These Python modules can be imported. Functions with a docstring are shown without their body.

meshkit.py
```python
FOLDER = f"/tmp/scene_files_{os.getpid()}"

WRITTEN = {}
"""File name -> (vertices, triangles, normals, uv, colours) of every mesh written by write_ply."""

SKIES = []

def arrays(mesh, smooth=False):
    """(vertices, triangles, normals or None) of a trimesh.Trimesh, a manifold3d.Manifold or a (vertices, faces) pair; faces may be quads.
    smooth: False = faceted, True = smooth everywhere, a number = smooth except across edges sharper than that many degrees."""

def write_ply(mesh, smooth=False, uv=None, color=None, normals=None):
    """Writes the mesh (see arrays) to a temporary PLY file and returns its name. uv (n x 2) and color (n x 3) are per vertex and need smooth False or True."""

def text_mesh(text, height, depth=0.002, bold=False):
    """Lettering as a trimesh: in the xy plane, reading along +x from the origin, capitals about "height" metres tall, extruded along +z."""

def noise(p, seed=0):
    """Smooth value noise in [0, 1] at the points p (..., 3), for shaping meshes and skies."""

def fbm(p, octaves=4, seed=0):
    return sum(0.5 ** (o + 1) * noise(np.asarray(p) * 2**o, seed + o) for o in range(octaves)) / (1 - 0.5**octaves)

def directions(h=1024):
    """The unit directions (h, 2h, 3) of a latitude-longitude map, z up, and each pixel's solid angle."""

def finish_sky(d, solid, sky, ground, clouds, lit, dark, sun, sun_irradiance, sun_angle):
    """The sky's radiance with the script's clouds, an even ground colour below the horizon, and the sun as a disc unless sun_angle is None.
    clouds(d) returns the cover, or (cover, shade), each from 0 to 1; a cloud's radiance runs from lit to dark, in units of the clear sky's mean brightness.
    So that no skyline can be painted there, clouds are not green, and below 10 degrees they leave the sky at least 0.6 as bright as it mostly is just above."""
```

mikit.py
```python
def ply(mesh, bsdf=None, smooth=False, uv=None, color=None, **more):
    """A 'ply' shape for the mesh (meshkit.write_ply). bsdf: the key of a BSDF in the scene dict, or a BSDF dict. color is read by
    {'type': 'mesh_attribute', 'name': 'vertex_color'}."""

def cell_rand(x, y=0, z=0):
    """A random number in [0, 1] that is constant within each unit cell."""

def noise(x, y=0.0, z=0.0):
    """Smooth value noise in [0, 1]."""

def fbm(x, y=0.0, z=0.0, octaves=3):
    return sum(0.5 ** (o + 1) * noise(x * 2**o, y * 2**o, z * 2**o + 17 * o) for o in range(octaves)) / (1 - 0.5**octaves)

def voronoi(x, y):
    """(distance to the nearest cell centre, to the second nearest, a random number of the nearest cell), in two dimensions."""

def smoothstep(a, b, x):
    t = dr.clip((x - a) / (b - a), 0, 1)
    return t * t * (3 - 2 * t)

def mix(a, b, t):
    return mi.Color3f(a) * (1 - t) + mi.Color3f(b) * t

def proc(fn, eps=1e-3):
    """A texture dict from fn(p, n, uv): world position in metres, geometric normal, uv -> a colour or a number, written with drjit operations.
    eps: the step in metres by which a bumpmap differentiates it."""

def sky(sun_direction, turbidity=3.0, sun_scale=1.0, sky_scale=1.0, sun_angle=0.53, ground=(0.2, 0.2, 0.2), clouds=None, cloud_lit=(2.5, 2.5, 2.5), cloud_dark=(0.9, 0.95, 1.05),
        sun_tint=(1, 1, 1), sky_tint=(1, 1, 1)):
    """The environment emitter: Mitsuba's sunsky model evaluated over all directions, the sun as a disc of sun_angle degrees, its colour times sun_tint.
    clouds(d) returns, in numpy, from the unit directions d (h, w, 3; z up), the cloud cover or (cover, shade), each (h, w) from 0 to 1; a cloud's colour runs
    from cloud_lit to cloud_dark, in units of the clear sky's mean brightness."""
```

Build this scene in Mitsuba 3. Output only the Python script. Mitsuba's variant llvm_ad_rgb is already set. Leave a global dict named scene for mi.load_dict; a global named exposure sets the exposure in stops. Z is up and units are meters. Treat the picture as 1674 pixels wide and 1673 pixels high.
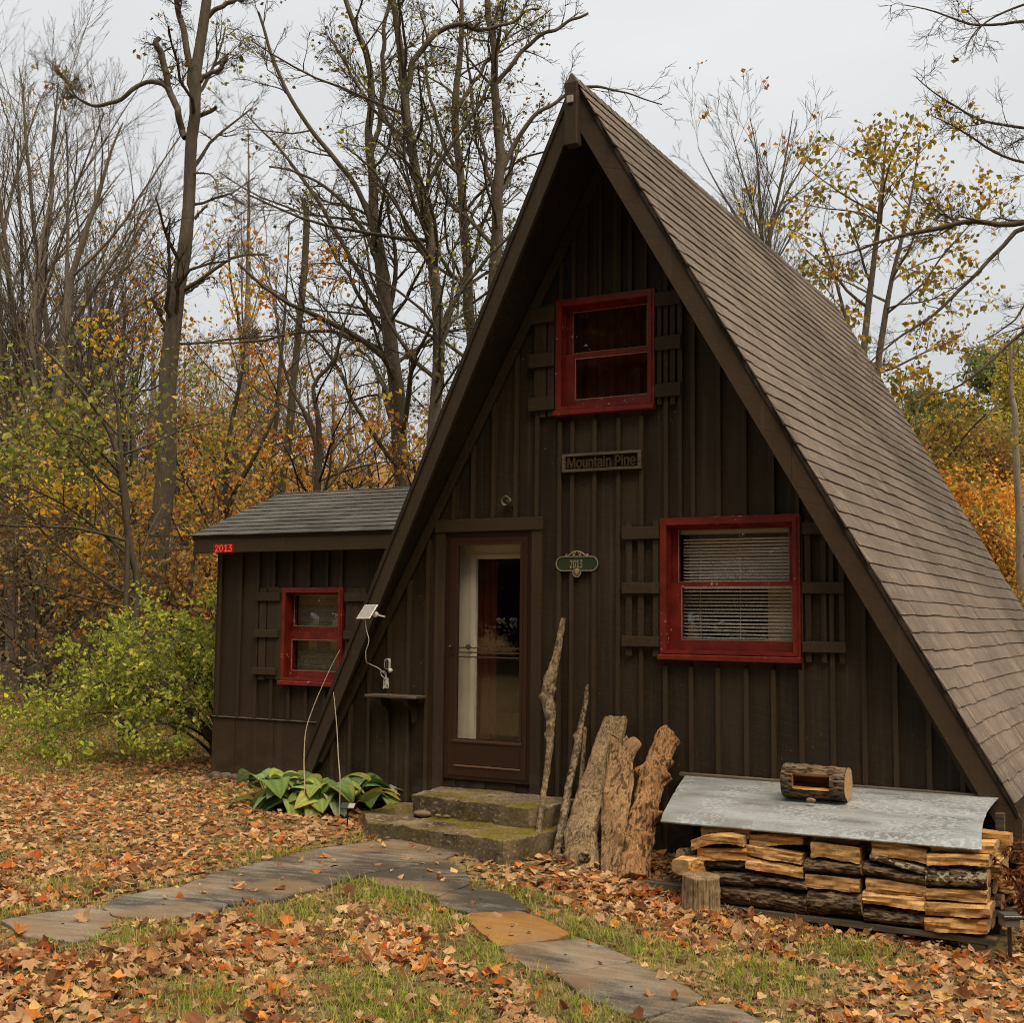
import math, random, numpy as np, trimesh, mitsuba as mi, drjit as dr, mikit, meshkit
from shapely.geometry import Polygon, box as sbox, LineString
from shapely.ops import unary_union
from mikit import noise, fbm, voronoi, cell_rand, smoothstep, mix, proc, ply

T = mi.ScalarTransform4f
# ------------------------------------------------------------------ camera, sky, exposure
CAM = np.array([5.7782, -9.2954, 1.3314])
RIGHT = np.array([0.8737099, 0.486334, 0.0105007])
DOWN = np.array([-0.0335087, 0.0817063, -0.996093])
FWD = np.array([-0.4852918, 0.8699444, 0.0876841])
FOC = 2015.2                       # focal length in pixels of the 1674 px wide photograph
exposure = 3.55

SUN = np.array([0.40, -0.22, 1.0])
def overcast(d):
    """A closed cloud layer, a little brighter towards the zenith as overcast skies are, with faint structure."""
    el = np.clip(d[..., 2], 0, 1)
    n = meshkit.fbm(d * np.array([3.0, 3.0, 7.0]), 4, 5)
    shade = np.clip(0.80 - 0.62 * el + 0.34 * (n - 0.5), 0, 1)
    return np.ones(d.shape[:2]), shade

labels = {}
scene = {
    'type': 'scene',
    'camera': {'type': 'perspective', 'fov': math.degrees(2 * math.atan(837 / FOC)), 'fov_axis': 'x', 'near_clip': 0.05, 'far_clip': 2000.0,
               'to_world': T().look_at(origin=CAM.tolist(), target=(CAM + FWD).tolist(), up=(-DOWN).tolist())},
    'sky': mikit.sky(SUN.tolist(), turbidity=3, sun_scale=0.30, sun_angle=50, ground=(0.16, 0.13, 0.09), clouds=overcast,
                     cloud_lit=(1.03, 1.04, 1.045), cloud_dark=(0.47, 0.487, 0.50), sun_tint=(1.0, 0.95, 0.86)),
}

# ------------------------------------------------------------------ helpers
def ray(u, v):
    return RIGHT * ((u - 837) / FOC) + DOWN * ((v - 836.5) / FOC) + FWD
def onY(u, v, y=0.0):
    """The point of the vertical plane y = const that a measured photograph point lies on."""
    d = ray(u, v); return CAM + d * ((y - CAM[1]) / d[1])
def atD(u, v, D):
    """The point at distance D along the view axis."""
    return CAM + ray(u, v) * D
def zg(x, y):
    """Ground height: the lawn falls to the right, the woods rise behind."""
    x, y = np.asarray(x, float), np.asarray(y, float)
    z = -0.47 - 0.13 * np.tanh((x - 1.5) / 3.0)
    t = np.clip((x - 1.9) / 1.8, 0, 1); z = z - 0.075 * t * t * (3 - 2 * t)
    z = z + 0.03 * (meshkit.fbm(np.stack([x * 0.5, y * 0.5, 0 * x], -1), 3, 3) - 0.5) * np.clip((np.hypot(x - 1, y + 4)) / 6, 0.2, 3)
    far = np.clip((y - 16 - 0.12 * x) / 60, 0, 4)
    z = z + 7.0 * far ** 1.25
    z = z + 2.0 * np.clip((y - 14) / 40, 0, 1) * np.clip((x + 5) / 25, 0, 1)
    return z
def onG(u, v, lift=0.0):
    z = -0.47
    for _ in range(12):
        d = ray(u, v); p = CAM + d * ((z - CAM[2]) / d[2]); z = float(zg(p[0], p[1])) + lift
    return np.array([p[0], p[1], z])

def num(key):
    if key not in scene and key not in labels: return key
    i = 1
    while f'{key}_{i:03d}' in scene or f'{key}_{i:03d}' in labels: i += 1
    return f'{key}_{i:03d}'
_next = {}
def fresh(key):
    """key, key_001, key_002 ... in order, quickly."""
    i = _next.get(key, 0); _next[key] = i + 1
    return key if i == 0 else f'{key}_{i:03d}'
def put(key, mesh, bsdf, smooth=False, uv=None, color=None, label=None, cat=None, group=None, kind=None):
    """ONE entry of the scene. key may be parent + '__' + part."""
    key = fresh(key)
    scene[key] = ply(mesh, bsdf, smooth=smooth, uv=uv, color=color)
    tag(key, label, cat, group, kind)
    return key
def tag(key, label=None, cat=None, group=None, kind=None):
    d = {k: v for k, v in (('label', label), ('category', cat), ('group', group), ('kind', kind)) if v}
    if d: labels[key] = {**labels.get(key, {}), **d}
def thing(name, label, cat, group=None, kind=None):
    key = fresh(name); tag(key, label, cat, group, kind); return key
def uvc(mesh, a, b=0.5):
    """Per-piece constants carried in uv: a = tone, b = kind."""
    return np.tile([float(a), float(b)], (len(mesh.vertices), 1))
def tri(v, f):
    f = np.asarray(f, int)
    if f.shape[1] == 4: f = np.vstack([f[:, [0, 1, 2]], f[:, [0, 2, 3]]])
    return trimesh.Trimesh(np.asarray(v, float), f, process=False)
def cat_(ms): return trimesh.util.concatenate(ms)
def bx(x0, x1, y0, y1, z0, z1, bev=0.0):
    """A box; with bev its edges are chamfered (24 vertices)."""
    c = np.array([(x0 + x1) / 2, (y0 + y1) / 2, (z0 + z1) / 2]); h = np.abs(np.array([x1 - x0, y1 - y0, z1 - z0])) / 2
    if bev <= 0 or bev * 2.2 > 2 * h.min():
        m = trimesh.creation.box(extents=2 * h); m.apply_translation(c); return m
    pts = []
    for k in range(3):
        for s in np.array(np.meshgrid([-1, 1], [-1, 1], [-1, 1])).T.reshape(-1, 3):
            q = h - bev; q[k] = h[k]; pts.append(s * q)
    m = trimesh.convex.convex_hull(np.array(pts)); m.apply_translation(c)
    return trimesh.Trimesh(m.vertices, m.faces, process=False)
def plate(poly, y0, y1, bev=0.0):
    """Extrude polygons of the xz plane between y0 (front) and y1 (back)."""
    out = []
    for g in getattr(poly, 'geoms', [poly]):
        if g.is_empty or g.area < 1e-5: continue
        m = trimesh.creation.extrude_polygon(g, abs(y1 - y0), engine='earcut')
        v = m.vertices.copy(); m.vertices = np.c_[v[:, 0], y1 - v[:, 2] if y1 > y0 else y0 - v[:, 2], v[:, 1]]
        out.append(m)
    if not out: return None
    m = cat_(out); return m
def beam(a, b, w, t, up=(0, 0, 1)):
    """A straight bar from a to b, w wide along 'up', t thick."""
    a, b = np.array(a, float), np.array(b, float); d = b - a; L = np.linalg.norm(d); d /= L
    s = np.cross(d, up); s /= np.linalg.norm(s); n = np.cross(s, d)
    m = bx(0, L, -t / 2, t / 2, -w / 2, w / 2, min(t, w) * 0.08)
    M = np.eye(4); M[:3, 0], M[:3, 1], M[:3, 2], M[:3, 3] = d, s, n, a
    m.apply_transform(M); return m
def tubes(P, R, sides=6, cap=False):
    """Many tubes at once: P (B, n, 3), R (B, n)."""
    P, R = np.asarray(P, float), np.asarray(R, float)
    if P.ndim == 2: P, R = P[None], R[None]
    B, n = R.shape
    t = np.gradient(P, axis=1); t /= np.linalg.norm(t, axis=2, keepdims=True) + 1e-12
    ref = np.where(np.abs(t[..., 2:3].mean(1, keepdims=True)) < 0.8, [0, 0, 1.0], [1.0, 0.2, 0]) * np.ones_like(t)
    a = np.cross(t, ref); a /= np.linalg.norm(a, axis=2, keepdims=True) + 1e-12
    b = np.cross(t, a); ang = np.arange(sides) * 2 * np.pi / sides
    V = P[:, :, None] + R[:, :, None, None] * (np.cos(ang)[None, None, :, None] * a[:, :, None] + np.sin(ang)[None, None, :, None] * b[:, :, None])
    i, j = np.meshgrid(np.arange(n - 1), np.arange(sides), indexing='ij')
    q = np.stack([i * sides + j, i * sides + (j + 1) % sides, (i + 1) * sides + (j + 1) % sides, (i + 1) * sides + j], -1).reshape(-1, 4)
    F = (q[None] + (np.arange(B) * n * sides)[:, None, None]).reshape(-1, 4)
    F = np.vstack([F[:, [0, 2, 1]], F[:, [0, 3, 2]]])
    V = V.reshape(-1, 3)
    if cap:
        extra, ef = [], []
        for k in range(B):
            for e in (0, n - 1):
                c = len(V) + len(extra); extra.append(P[k, e]); base = k * n * sides + e * sides
                for s in range(sides):
                    u_, w_ = base + s, base + (s + 1) % sides
                    ef.append([c, w_, u_] if e else [c, u_, w_])
        V = np.vstack([V, extra]); F = np.vstack([F, ef])
    return trimesh.Trimesh(V, F, process=False)
def spline(pts, n):
    """n points along a smooth curve through pts (rows may carry a radius)."""
    from scipy.interpolate import PchipInterpolator
    pts = np.asarray(pts, float); s = np.r_[0, np.cumsum(np.linalg.norm(np.diff(pts[:, :3], axis=0), axis=1))]
    return PchipInterpolator(s, pts, axis=0)(np.linspace(0, s[-1], n))
def frame(o, x, y, z):
    M = np.eye(4); M[:3, 0], M[:3, 1], M[:3, 2], M[:3, 3] = x, y, z, o; return M
def unit(v): v = np.asarray(v, float); return v / (np.linalg.norm(v) + 1e-12)

# ------------------------------------------------------------------ materials
def tex(fn): return proc(fn)
def bs(name, d, two=True):
    scene[name] = {'type': 'twosided', 'bsdf': d} if two else d
def bumped(d, fn, eps=0.002): return {'type': 'bumpmap', 'bump': {**proc(fn, eps), }, 'nested': d, 'scale': 1.0}
def princ(color, rough=0.7, spec=0.3, **k): return {'type': 'principled', 'base_color': color, 'roughness': rough, 'specular': spec, **k}
def rgb(*c): return {'type': 'rgb', 'value': list(c)}

def f_stain(p, n, uv):          # dark brown stained, rough sawn boards: upright grain, saw marks, dust and scuffs
    g = fbm(p.x * 90, p.y * 90, p.z * 3.0, 3)
    saw = noise(p.x * 3 + p.z * 4, p.y * 3, p.z * 110 + p.x * 25)
    big = fbm(p.x * 1.3 + uv.x * 7, p.y * 1.3, p.z * 1.1, 3)
    spk = smoothstep(0.90, 0.94, noise(p.x * 75, p.y * 75, p.z * 30)) * smoothstep(0.55, 0.85, noise(p.x * 4, p.y * 4, p.z * 4 + 9))
    t = 0.55 + 0.45 * g + 0.22 * (saw - 0.5) + 0.7 * (big - 0.5) + 0.75 * (uv.x - 0.5)
    c = mix((0.0066, 0.0044, 0.0025), (0.0400, 0.0262, 0.0132), dr.clip(t, 0, 1))
    dust = smoothstep(0.35, -0.45, p.z) * smoothstep(0.35, 0.75, fbm(p.x * 7, p.y * 7, p.z * 9, 3)); drip = smoothstep(0.66, 0.78, fbm(p.x * 28, p.y * 28, p.z * 0.7, 2)) * big
    c = mix(c, (0.085, 0.066, 0.042), dust * 0.55); c = mix(c, (0.062, 0.047, 0.031), drip * 0.6)
    return mix(c, (0.12, 0.10, 0.075), spk * 0.6)
def h_stain(p, n, uv):
    return 0.0016 * noise(p.x * 3 + p.z * 4, p.y * 3, p.z * 110 + p.x * 25) + 0.0012 * fbm(p.x * 120, p.y * 120, p.z * 4, 2)
bs('stained_wood', bumped(princ(tex(f_stain), 0.75, 0.25), h_stain))
def f_red(p, n, uv):
    w = fbm(p.x * 14, p.y * 14, p.z * 9, 3); chip = smoothstep(0.74, 0.78, fbm(p.x * 45, p.y * 45, p.z * 30 + 4, 2)) * smoothstep(0.45, 0.7, noise(p.x * 5, p.y * 5, p.z * 5))
    c = mix((0.080, 0.0060, 0.0040), (0.175, 0.0150, 0.0085), dr.clip(1.5 * w - 0.25 + 0.4 * (uv.x - 0.5), 0, 1))
    return mix(c, (0.42, 0.30, 0.24), chip * 0.8)
bs('red_paint', princ(tex(f_red), 0.45, 0.4))
def f_roof(p, n, uv):           # brown fibre shingles: fine granules, pale streaks down the slope, tone per shingle
    g = noise(p.x * 160, p.y * 160, p.z * 160)
    st = fbm(p.y * 42 + uv.x * 9, p.z * 2.2, 3.0, 3); fl = smoothstep(0.78, 0.86, noise(p.y * 75, p.z * 10, 1.0))
    big = fbm(p.y * 0.8, p.z * 0.8, 5.0, 3)
    t = 0.15 + 0.38 * g + 0.50 * st + 0.20 * (uv.x - 0.5) + 0.8 * (big - 0.5)
    c = mix((0.031, 0.0250, 0.0200), (0.142, 0.118, 0.098), dr.clip(t, 0, 1))
    return mix(c, (0.27, 0.225, 0.18), fl * 0.5)
bs('roof_shingle', princ(tex(f_roof), 0.85, 0.2))
def f_aroof(p, n, uv):
    g = noise(p.x * 150, p.y * 150, p.z * 150); big = fbm(p.x * 1.2, p.y * 1.2, 2.0, 3)
    t = 0.2 + 0.35 * g + 0.5 * (uv.x - 0.5) + 0.8 * (big - 0.2)
    return mix((0.020, 0.020, 0.019), (0.070, 0.069, 0.064), dr.clip(t, 0, 1))
bs('grey_shingle', princ(tex(f_aroof), 0.85, 0.25))
def f_vc_bark(p, n, uv):        # uv.x tone 0..1 dark to pale grey, uv.y moss
    r = fbm(p.x * 22, p.y * 22, p.z * 5, 3); rr = noise(p.x * 60, p.y * 60, p.z * 18)
    c = mix(mix((0.030, 0.024, 0.019), (0.135, 0.112, 0.088), uv.x), mix((0.075, 0.060, 0.046), (0.33, 0.29, 0.235), uv.x), dr.clip(0.75 * r + 0.4 * rr - 0.05, 0, 1))
    m = smoothstep(0.48, 0.62, fbm(p.x * 3, p.y * 3, p.z * 1.6, 3)) * uv.y
    return mix(c, (0.075, 0.085, 0.030), m * 0.7)
bs('bark', {'type': 'diffuse', 'reflectance': tex(f_vc_bark)})
def f_split(p, n, uv):          # firewood and log: uv.x tone, uv.y 0 split face, 1 bark, 2 bark with lichen, 3 cut end
    a = p.x * 6; gr = fbm(a, p.y * 70, p.z * 70, 3); cr = smoothstep(0.60, 0.72, fbm(a * 0.5, p.y * 45, p.z * 45 + uv.x * 5, 2))
    gr = dr.clip(1.7 * gr - 0.35, 0, 1); wood = mix(mix((0.30, 0.155, 0.052), (0.68, 0.445, 0.20), gr), (0.11, 0.050, 0.020), cr * 0.75)
    wood = wood * (0.72 + 0.55 * uv.x) * mix((1, 1, 1), (0.90, 0.72, 0.55), smoothstep(0.45, 0.75, fbm(p.x * 5, p.y * 9, p.z * 9 + 3, 2)))
    bk = fbm(p.x * 26, p.y * 70, p.z * 70, 4); fis = smoothstep(0.30, 0.72, bk)
    bark = mix((0.026, 0.018, 0.012), mix((0.135, 0.092, 0.058), (0.20, 0.15, 0.105), uv.x), fis)
    li = smoothstep(0.50, 0.58, fbm(p.x * 38, p.y * 38, p.z * 38 + 2, 3))
    lich = mix(bark, (0.33, 0.31, 0.23), li * 0.85)
    end = mix((0.27, 0.165, 0.085), (0.46, 0.31, 0.17), fbm(p.x * 30, p.y * 60, p.z * 60, 2))
    k = uv.y
    c = mix(wood, bark, smoothstep(0.3, 0.7, k)); c = mix(c, lich, smoothstep(1.3, 1.7, k)); return mix(c, end, smoothstep(2.3, 2.7, k))
def h_split(p, n, uv):
    k = smoothstep(0.3, 0.7, uv.y) * (1 - smoothstep(2.3, 2.7, uv.y))
    return mix_f(0.0022 * fbm(p.x * 6, p.y * 70, p.z * 70, 2), 0.012 * fbm(p.x * 26, p.y * 70, p.z * 70, 3), k)
def mix_f(a, b, t): return a * (1 - t) + b * t
bs('firewood_surface', bumped({'type': 'diffuse', 'reflectance': tex(f_split)}, h_split, 0.003))
def f_drift(p, n, uv):          # weathered standing logs and sticks: upright grain; uv.x warm/grey, uv.y bark/lichen share
    g = fbm(p.x * 120, p.y * 120, p.z * 4.0, 3); big = fbm(p.x * 5, p.y * 5, p.z * 3, 3); crk = smoothstep(0.60, 0.70, fbm(p.x * 42, p.y * 42, p.z * 1.5 + uv.x * 5, 2))
    c = mix(mix((0.060, 0.042, 0.024), (0.045, 0.022, 0.010), uv.x), mix((0.36, 0.275, 0.165), (0.42, 0.220, 0.095), uv.x), dr.clip(1.5 * g - 0.25 + 0.9 * (big - 0.5), 0, 1))
    c = mix(c, (0.020, 0.013, 0.008), crk * (0.22 + dr.clip(uv.x * 0.9, 0, 0.55)))
    li = smoothstep(0.40, 0.62, fbm(p.x * 60, p.y * 60, p.z * 46, 3))
    li2 = 0
    bk = mix((0.030, 0.022, 0.015), (0.25, 0.215, 0.16), li * 0.9)
    c = mix(c, bk, dr.clip(uv.y, 0, 1) * smoothstep(0.25, 0.5, fbm(p.x * 6, p.y * 6, p.z * 3.2 + 8, 2)))
    return mix(c, (0.10, 0.045, 0.018), smoothstep(0.58, 0.72, fbm(p.x * 9, p.y * 9, p.z * 3 + 5, 3)) * (0.15 + 0.55 * uv.x))
def h_drift(p, n, uv): return 0.003 * fbm(p.x * 120, p.y * 120, p.z * 4.0, 3) - 0.006 * smoothstep(0.60, 0.70, fbm(p.x * 42, p.y * 42, p.z * 1.5 + uv.x * 5, 2)) + 0.006 * dr.clip(uv.y, 0, 1) * fbm(p.x * 30, p.y * 30, p.z * 24, 3)
bs('weathered_wood', bumped({'type': 'diffuse', 'reflectance': tex(f_drift)}, h_drift, 0.003))
def f_ground(p, n, uv):
    a = fbm(p.x * 1.1, p.y * 1.1, 0.0, 4); b = fbm(p.x * 9, p.y * 9, 2.0, 3); c_ = noise(p.x * 60, p.y * 60, 1.0); fine = fbm(p.x * 26, p.y * 26, 4.0, 3)
    straw = mix((0.105, 0.075, 0.036), (0.235, 0.175, 0.085), b * 0.7 + c_ * 0.3)
    green = mix((0.060, 0.062, 0.022), (0.150, 0.135, 0.052), b)
    c = mix(straw, green, 0.7 * smoothstep(0.50, 0.66, a))
    c = mix(c, (0.050, 0.034, 0.020), smoothstep(0.52, 0.66, fine))
    litter = mix(mix((0.085, 0.050, 0.026), (0.24, 0.135, 0.060), fine), (0.30, 0.19, 0.10), smoothstep(0.55, 0.7, b))
    return mix(c, litter, smoothstep(9.0, 16.0, p.y + 6 * (a - 0.5)))
bs('soil', bumped({'type': 'diffuse', 'reflectance': tex(f_ground)}, lambda p, n, uv: 0.02 * fbm(p.x * 26, p.y * 26, 4.0, 3), 0.01))
def f_flag(p, n, uv):           # bluestone; uv.x tone, uv.y rust
    a = fbm(p.x * 3.2, p.y * 3.2, 1.0, 4); b = fbm(p.x * 5 + p.y * 3, p.y * 28 - p.x * 10, 3.0, 3); f = noise(p.x * 140, p.y * 140, 0.0)
    c = mix((0.034, 0.031, 0.025), (0.175, 0.157, 0.128), dr.clip(1.5 * a - 0.30 + 1.0 * (b - 0.5) + 0.40 * (f - 0.5) + 0.9 * (uv.x - 0.5), 0, 1))
    c = mix(c, mix((0.075, 0.034, 0.008), (0.25, 0.125, 0.028), dr.clip(a * 1.2 + 0.3 * (f - 0.5), 0, 1)), uv.y * (0.72 + 0.28 * smoothstep(0.3, 0.6, b)))
    return mix(c, (0.16, 0.105, 0.055), smoothstep(0.45, 0.68, fbm(p.x * 2.1, p.y * 2.1, 7.0, 3)) * 0.6)
bs('bluestone', bumped(princ(tex(f_flag), 0.62, 0.35), lambda p, n, uv: 0.012 * fbm(p.x * 5 + p.y * 3, p.y * 28 - p.x * 10, 3.0, 4) + 0.003 * noise(p.x * 60, p.y * 60, 0.0), 0.004))
def f_conc(p, n, uv):           # old concrete with aggregate, damp stains and moss on what faces up
    a = fbm(p.x * 4, p.y * 4, p.z * 4, 4); g = noise(p.x * 75, p.y * 75, p.z * 75); peb = smoothstep(0.72, 0.80, noise(p.x * 48, p.y * 48, p.z * 48 + 3))
    c = mix((0.035, 0.027, 0.018), (0.225, 0.175, 0.115), dr.clip(a * 1.5 - 0.3 + 0.45 * (g - 0.5), 0, 1)); c = mix(c, (0.30, 0.26, 0.20), peb * 0.6)
    m = smoothstep(0.48, 0.62, fbm(p.x * 2.6, p.y * 4.2, p.z * 6 + 4, 3)) * (0.35 + 0.65 * smoothstep(0.3, 0.8, n.z))
    return mix(c, mix((0.055, 0.050, 0.010), (0.165, 0.135, 0.020), g), m * 0.85)
bs('mossy_concrete', bumped({'type': 'diffuse', 'reflectance': tex(f_conc)}, lambda p, n, uv: 0.006 * fbm(p.x * 40, p.y * 40, p.z * 40, 3), 0.004))
def f_zinc(p, n, uv):           # weathered galvanised sheet: spangle, drip stains, grime in the laps
    a = fbm(p.x * 3, p.y * 9, 1.0, 4); d1, d2, w = voronoi(p.x * 90, p.y * 90); s = smoothstep(0.46, 0.60, fbm(p.x * 46, p.y * 60, 2.0, 4)) * smoothstep(0.35, 0.6, fbm(p.x * 4, p.y * 6, 5.0, 3))
    c = mix((0.155, 0.163, 0.160), (0.35, 0.38, 0.40), dr.clip(1.3 * a - 0.2 + 0.15 * (w - 0.5), 0, 1))
    return mix(c, (0.45, 0.50, 0.55), s * 0.42)
bs('galvanised_sheet', princ(tex(f_zinc), 0.42, 0.5, metallic=0.35))
def f_old(p, n, uv):            # grey weathered boards of the wood rack
    g = fbm(p.x * 5, p.y * 60, p.z * 60, 3); return mix((0.045, 0.037, 0.028), (0.20, 0.165, 0.12), dr.clip(g * 1.1 + 0.5 * (uv.x - 0.5), 0, 1))
bs('grey_board', {'type': 'diffuse', 'reflectance': tex(f_old)})
VC = {'type': 'mesh_attribute', 'name': 'vertex_color'}
bs('vc_matte', {'type': 'diffuse', 'reflectance': VC})
bs('vc_gloss', princ(VC, 0.32, 0.5))
scene['leaf'] = {'type': 'principledthin', 'base_color': VC, 'roughness': 0.55, 'spec_trans': 0.0, 'diff_trans': 0.75, 'eta': 1.35}
scene['hosta_leaf'] = {'type': 'principledthin', 'base_color': VC, 'roughness': 0.42, 'spec_trans': 0.0, 'diff_trans': 0.5, 'eta': 1.45}
scene['glass'] = {'type': 'thindielectric', 'int_ior': 1.5}
bs('bronze', princ(VC, 0.42, 0.5, metallic=0.25))
def colv(m, c): return np.tile(np.asarray(c, float), (len(m.vertices), 1))

# ================================================================== THE CABIN
XA, ZA, M = 1.5306, 5.674, 1.8093           # apex of the roof surface in the gable plane; slope
def zroof(x): return ZA - M * abs(x - XA)
def over(z): return 0.04 + 0.123 * z         # the gable overhang grows towards the apex (a prow)
YB = 7.45                                    # back of the roof
rs = np.random.RandomState(7)
cabin = thing('cabin', 'dark brown A-frame cabin with steep brown shingled roof and red windows', 'cabin')
def xz(u, v, y=0.0): p = onY(u, v, y); return p[0], p[2]
def rect(u0, v0, u1, v1, y=0.0):
    """xz box from two opposite photograph corners."""
    a, b = onY(u0, v0, y), onY(u1, v1, y); return min(a[0], b[0]), min(a[2], b[2]), max(a[0], b[0]), max(a[2], b[2])

# measured openings (outer casing) in the gable plane
W1 = (1.985, 1.054, 3.130, 2.163)
W2 = (1.027, 3.089, 1.938, 4.071)
DOOR = (-0.165, -0.17, 0.905, 2.205)         # outside of the brown casing
gable = Polygon([(XA - (ZA - 0.30 + 0.62) / M, -0.62), (XA + (ZA - 0.30 + 0.62) / M, -0.62), (XA, ZA - 0.30)])
gable = gable.intersection(sbox(-3, -0.62, 6, 9))
hole1 = sbox(W1[0] + .05, W1[1] + .05, W1[2] - .05, W1[3] - .05); hole2 = sbox(W2[0] + .05, W2[1] + .05, W2[2] - .05, W2[3] - .05)
holeD = sbox(-0.07, -0.05, 0.80, 2.10)
holes = unary_union([hole1, hole2, holeD])
# upright battens, from below the lower window up; (u, v) = centre in the photograph
bat_lo = [(545, 1241), (573.5, 1241), (603.7, 1241), (635.5, 1241), (667, 1241), (697.5, 1241), (933, 1130), (971.5, 1130), (1010, 1130), (1050, 1130), (1089, 1130), (1131, 1130),
          (1175.7, 1152), (1221.4, 1152), (1266.5, 1152), (1312, 1152), (1363, 1152), (1414.7, 1152), (1465, 1152), (1518, 1152), (1572, 1152)]
bat_hi = [(744.5, 808), (775.5, 808), (808.8, 794), (845.2, 794), (879.5, 794), (917, 794), (937.7, 794), (974, 794), (1013, 794), (1050.5, 794), (1090.7, 794), (1113.5, 794), (1134.7, 794),
          (1176.6, 780), (1218.8, 780), (1263.7, 780), (1304, 780)]
xlo = [onY(u, v)[0] for u, v in bat_lo]; xhi = [onY(u, v)[0] for u, v in bat_hi]
zmid = 1.62                                  # the upper battens start behind the lower window
# boards between the battens
edges = sorted(xlo + [-1.75, -1.5, 0.06, 0.36, 0.66, 4.55, 4.75])
gap = 0.0025
for a, b in zip(edges[:-1], edges[1:]):
    if b - a < 0.03: continue
    pl = sbox(a + gap, -0.62, b - gap, 6).intersection(gable).difference(holes)
    for g_ in getattr(pl, 'geoms', [pl]):
        m = plate(g_, 0.0 + rs.uniform(-.002, .002), 0.028)
        if m is not None: put(f'{cabin}__wall__board', m, 'stained_wood', uv=uvc(m, rs.uniform(0, .6)))
back = plate(gable.difference(holes), 0.0325, 0.075); put(f'{cabin}__wall', back, 'stained_wood', uv=uvc(back, .3))
casing = unary_union([sbox(W1[0] - .0, W1[1] - .075, W1[2], W1[3]), sbox(W2[0], W2[1] - .07, W2[2], W2[3]), sbox(*DOOR)])
trimline = Polygon([(XA - 4, zroof(XA - 4) - 0.45), (XA, ZA - 0.45), (XA + 4, zroof(XA + 4) - 0.45), (XA + 4, -3), (XA - 4, -3)])
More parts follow.
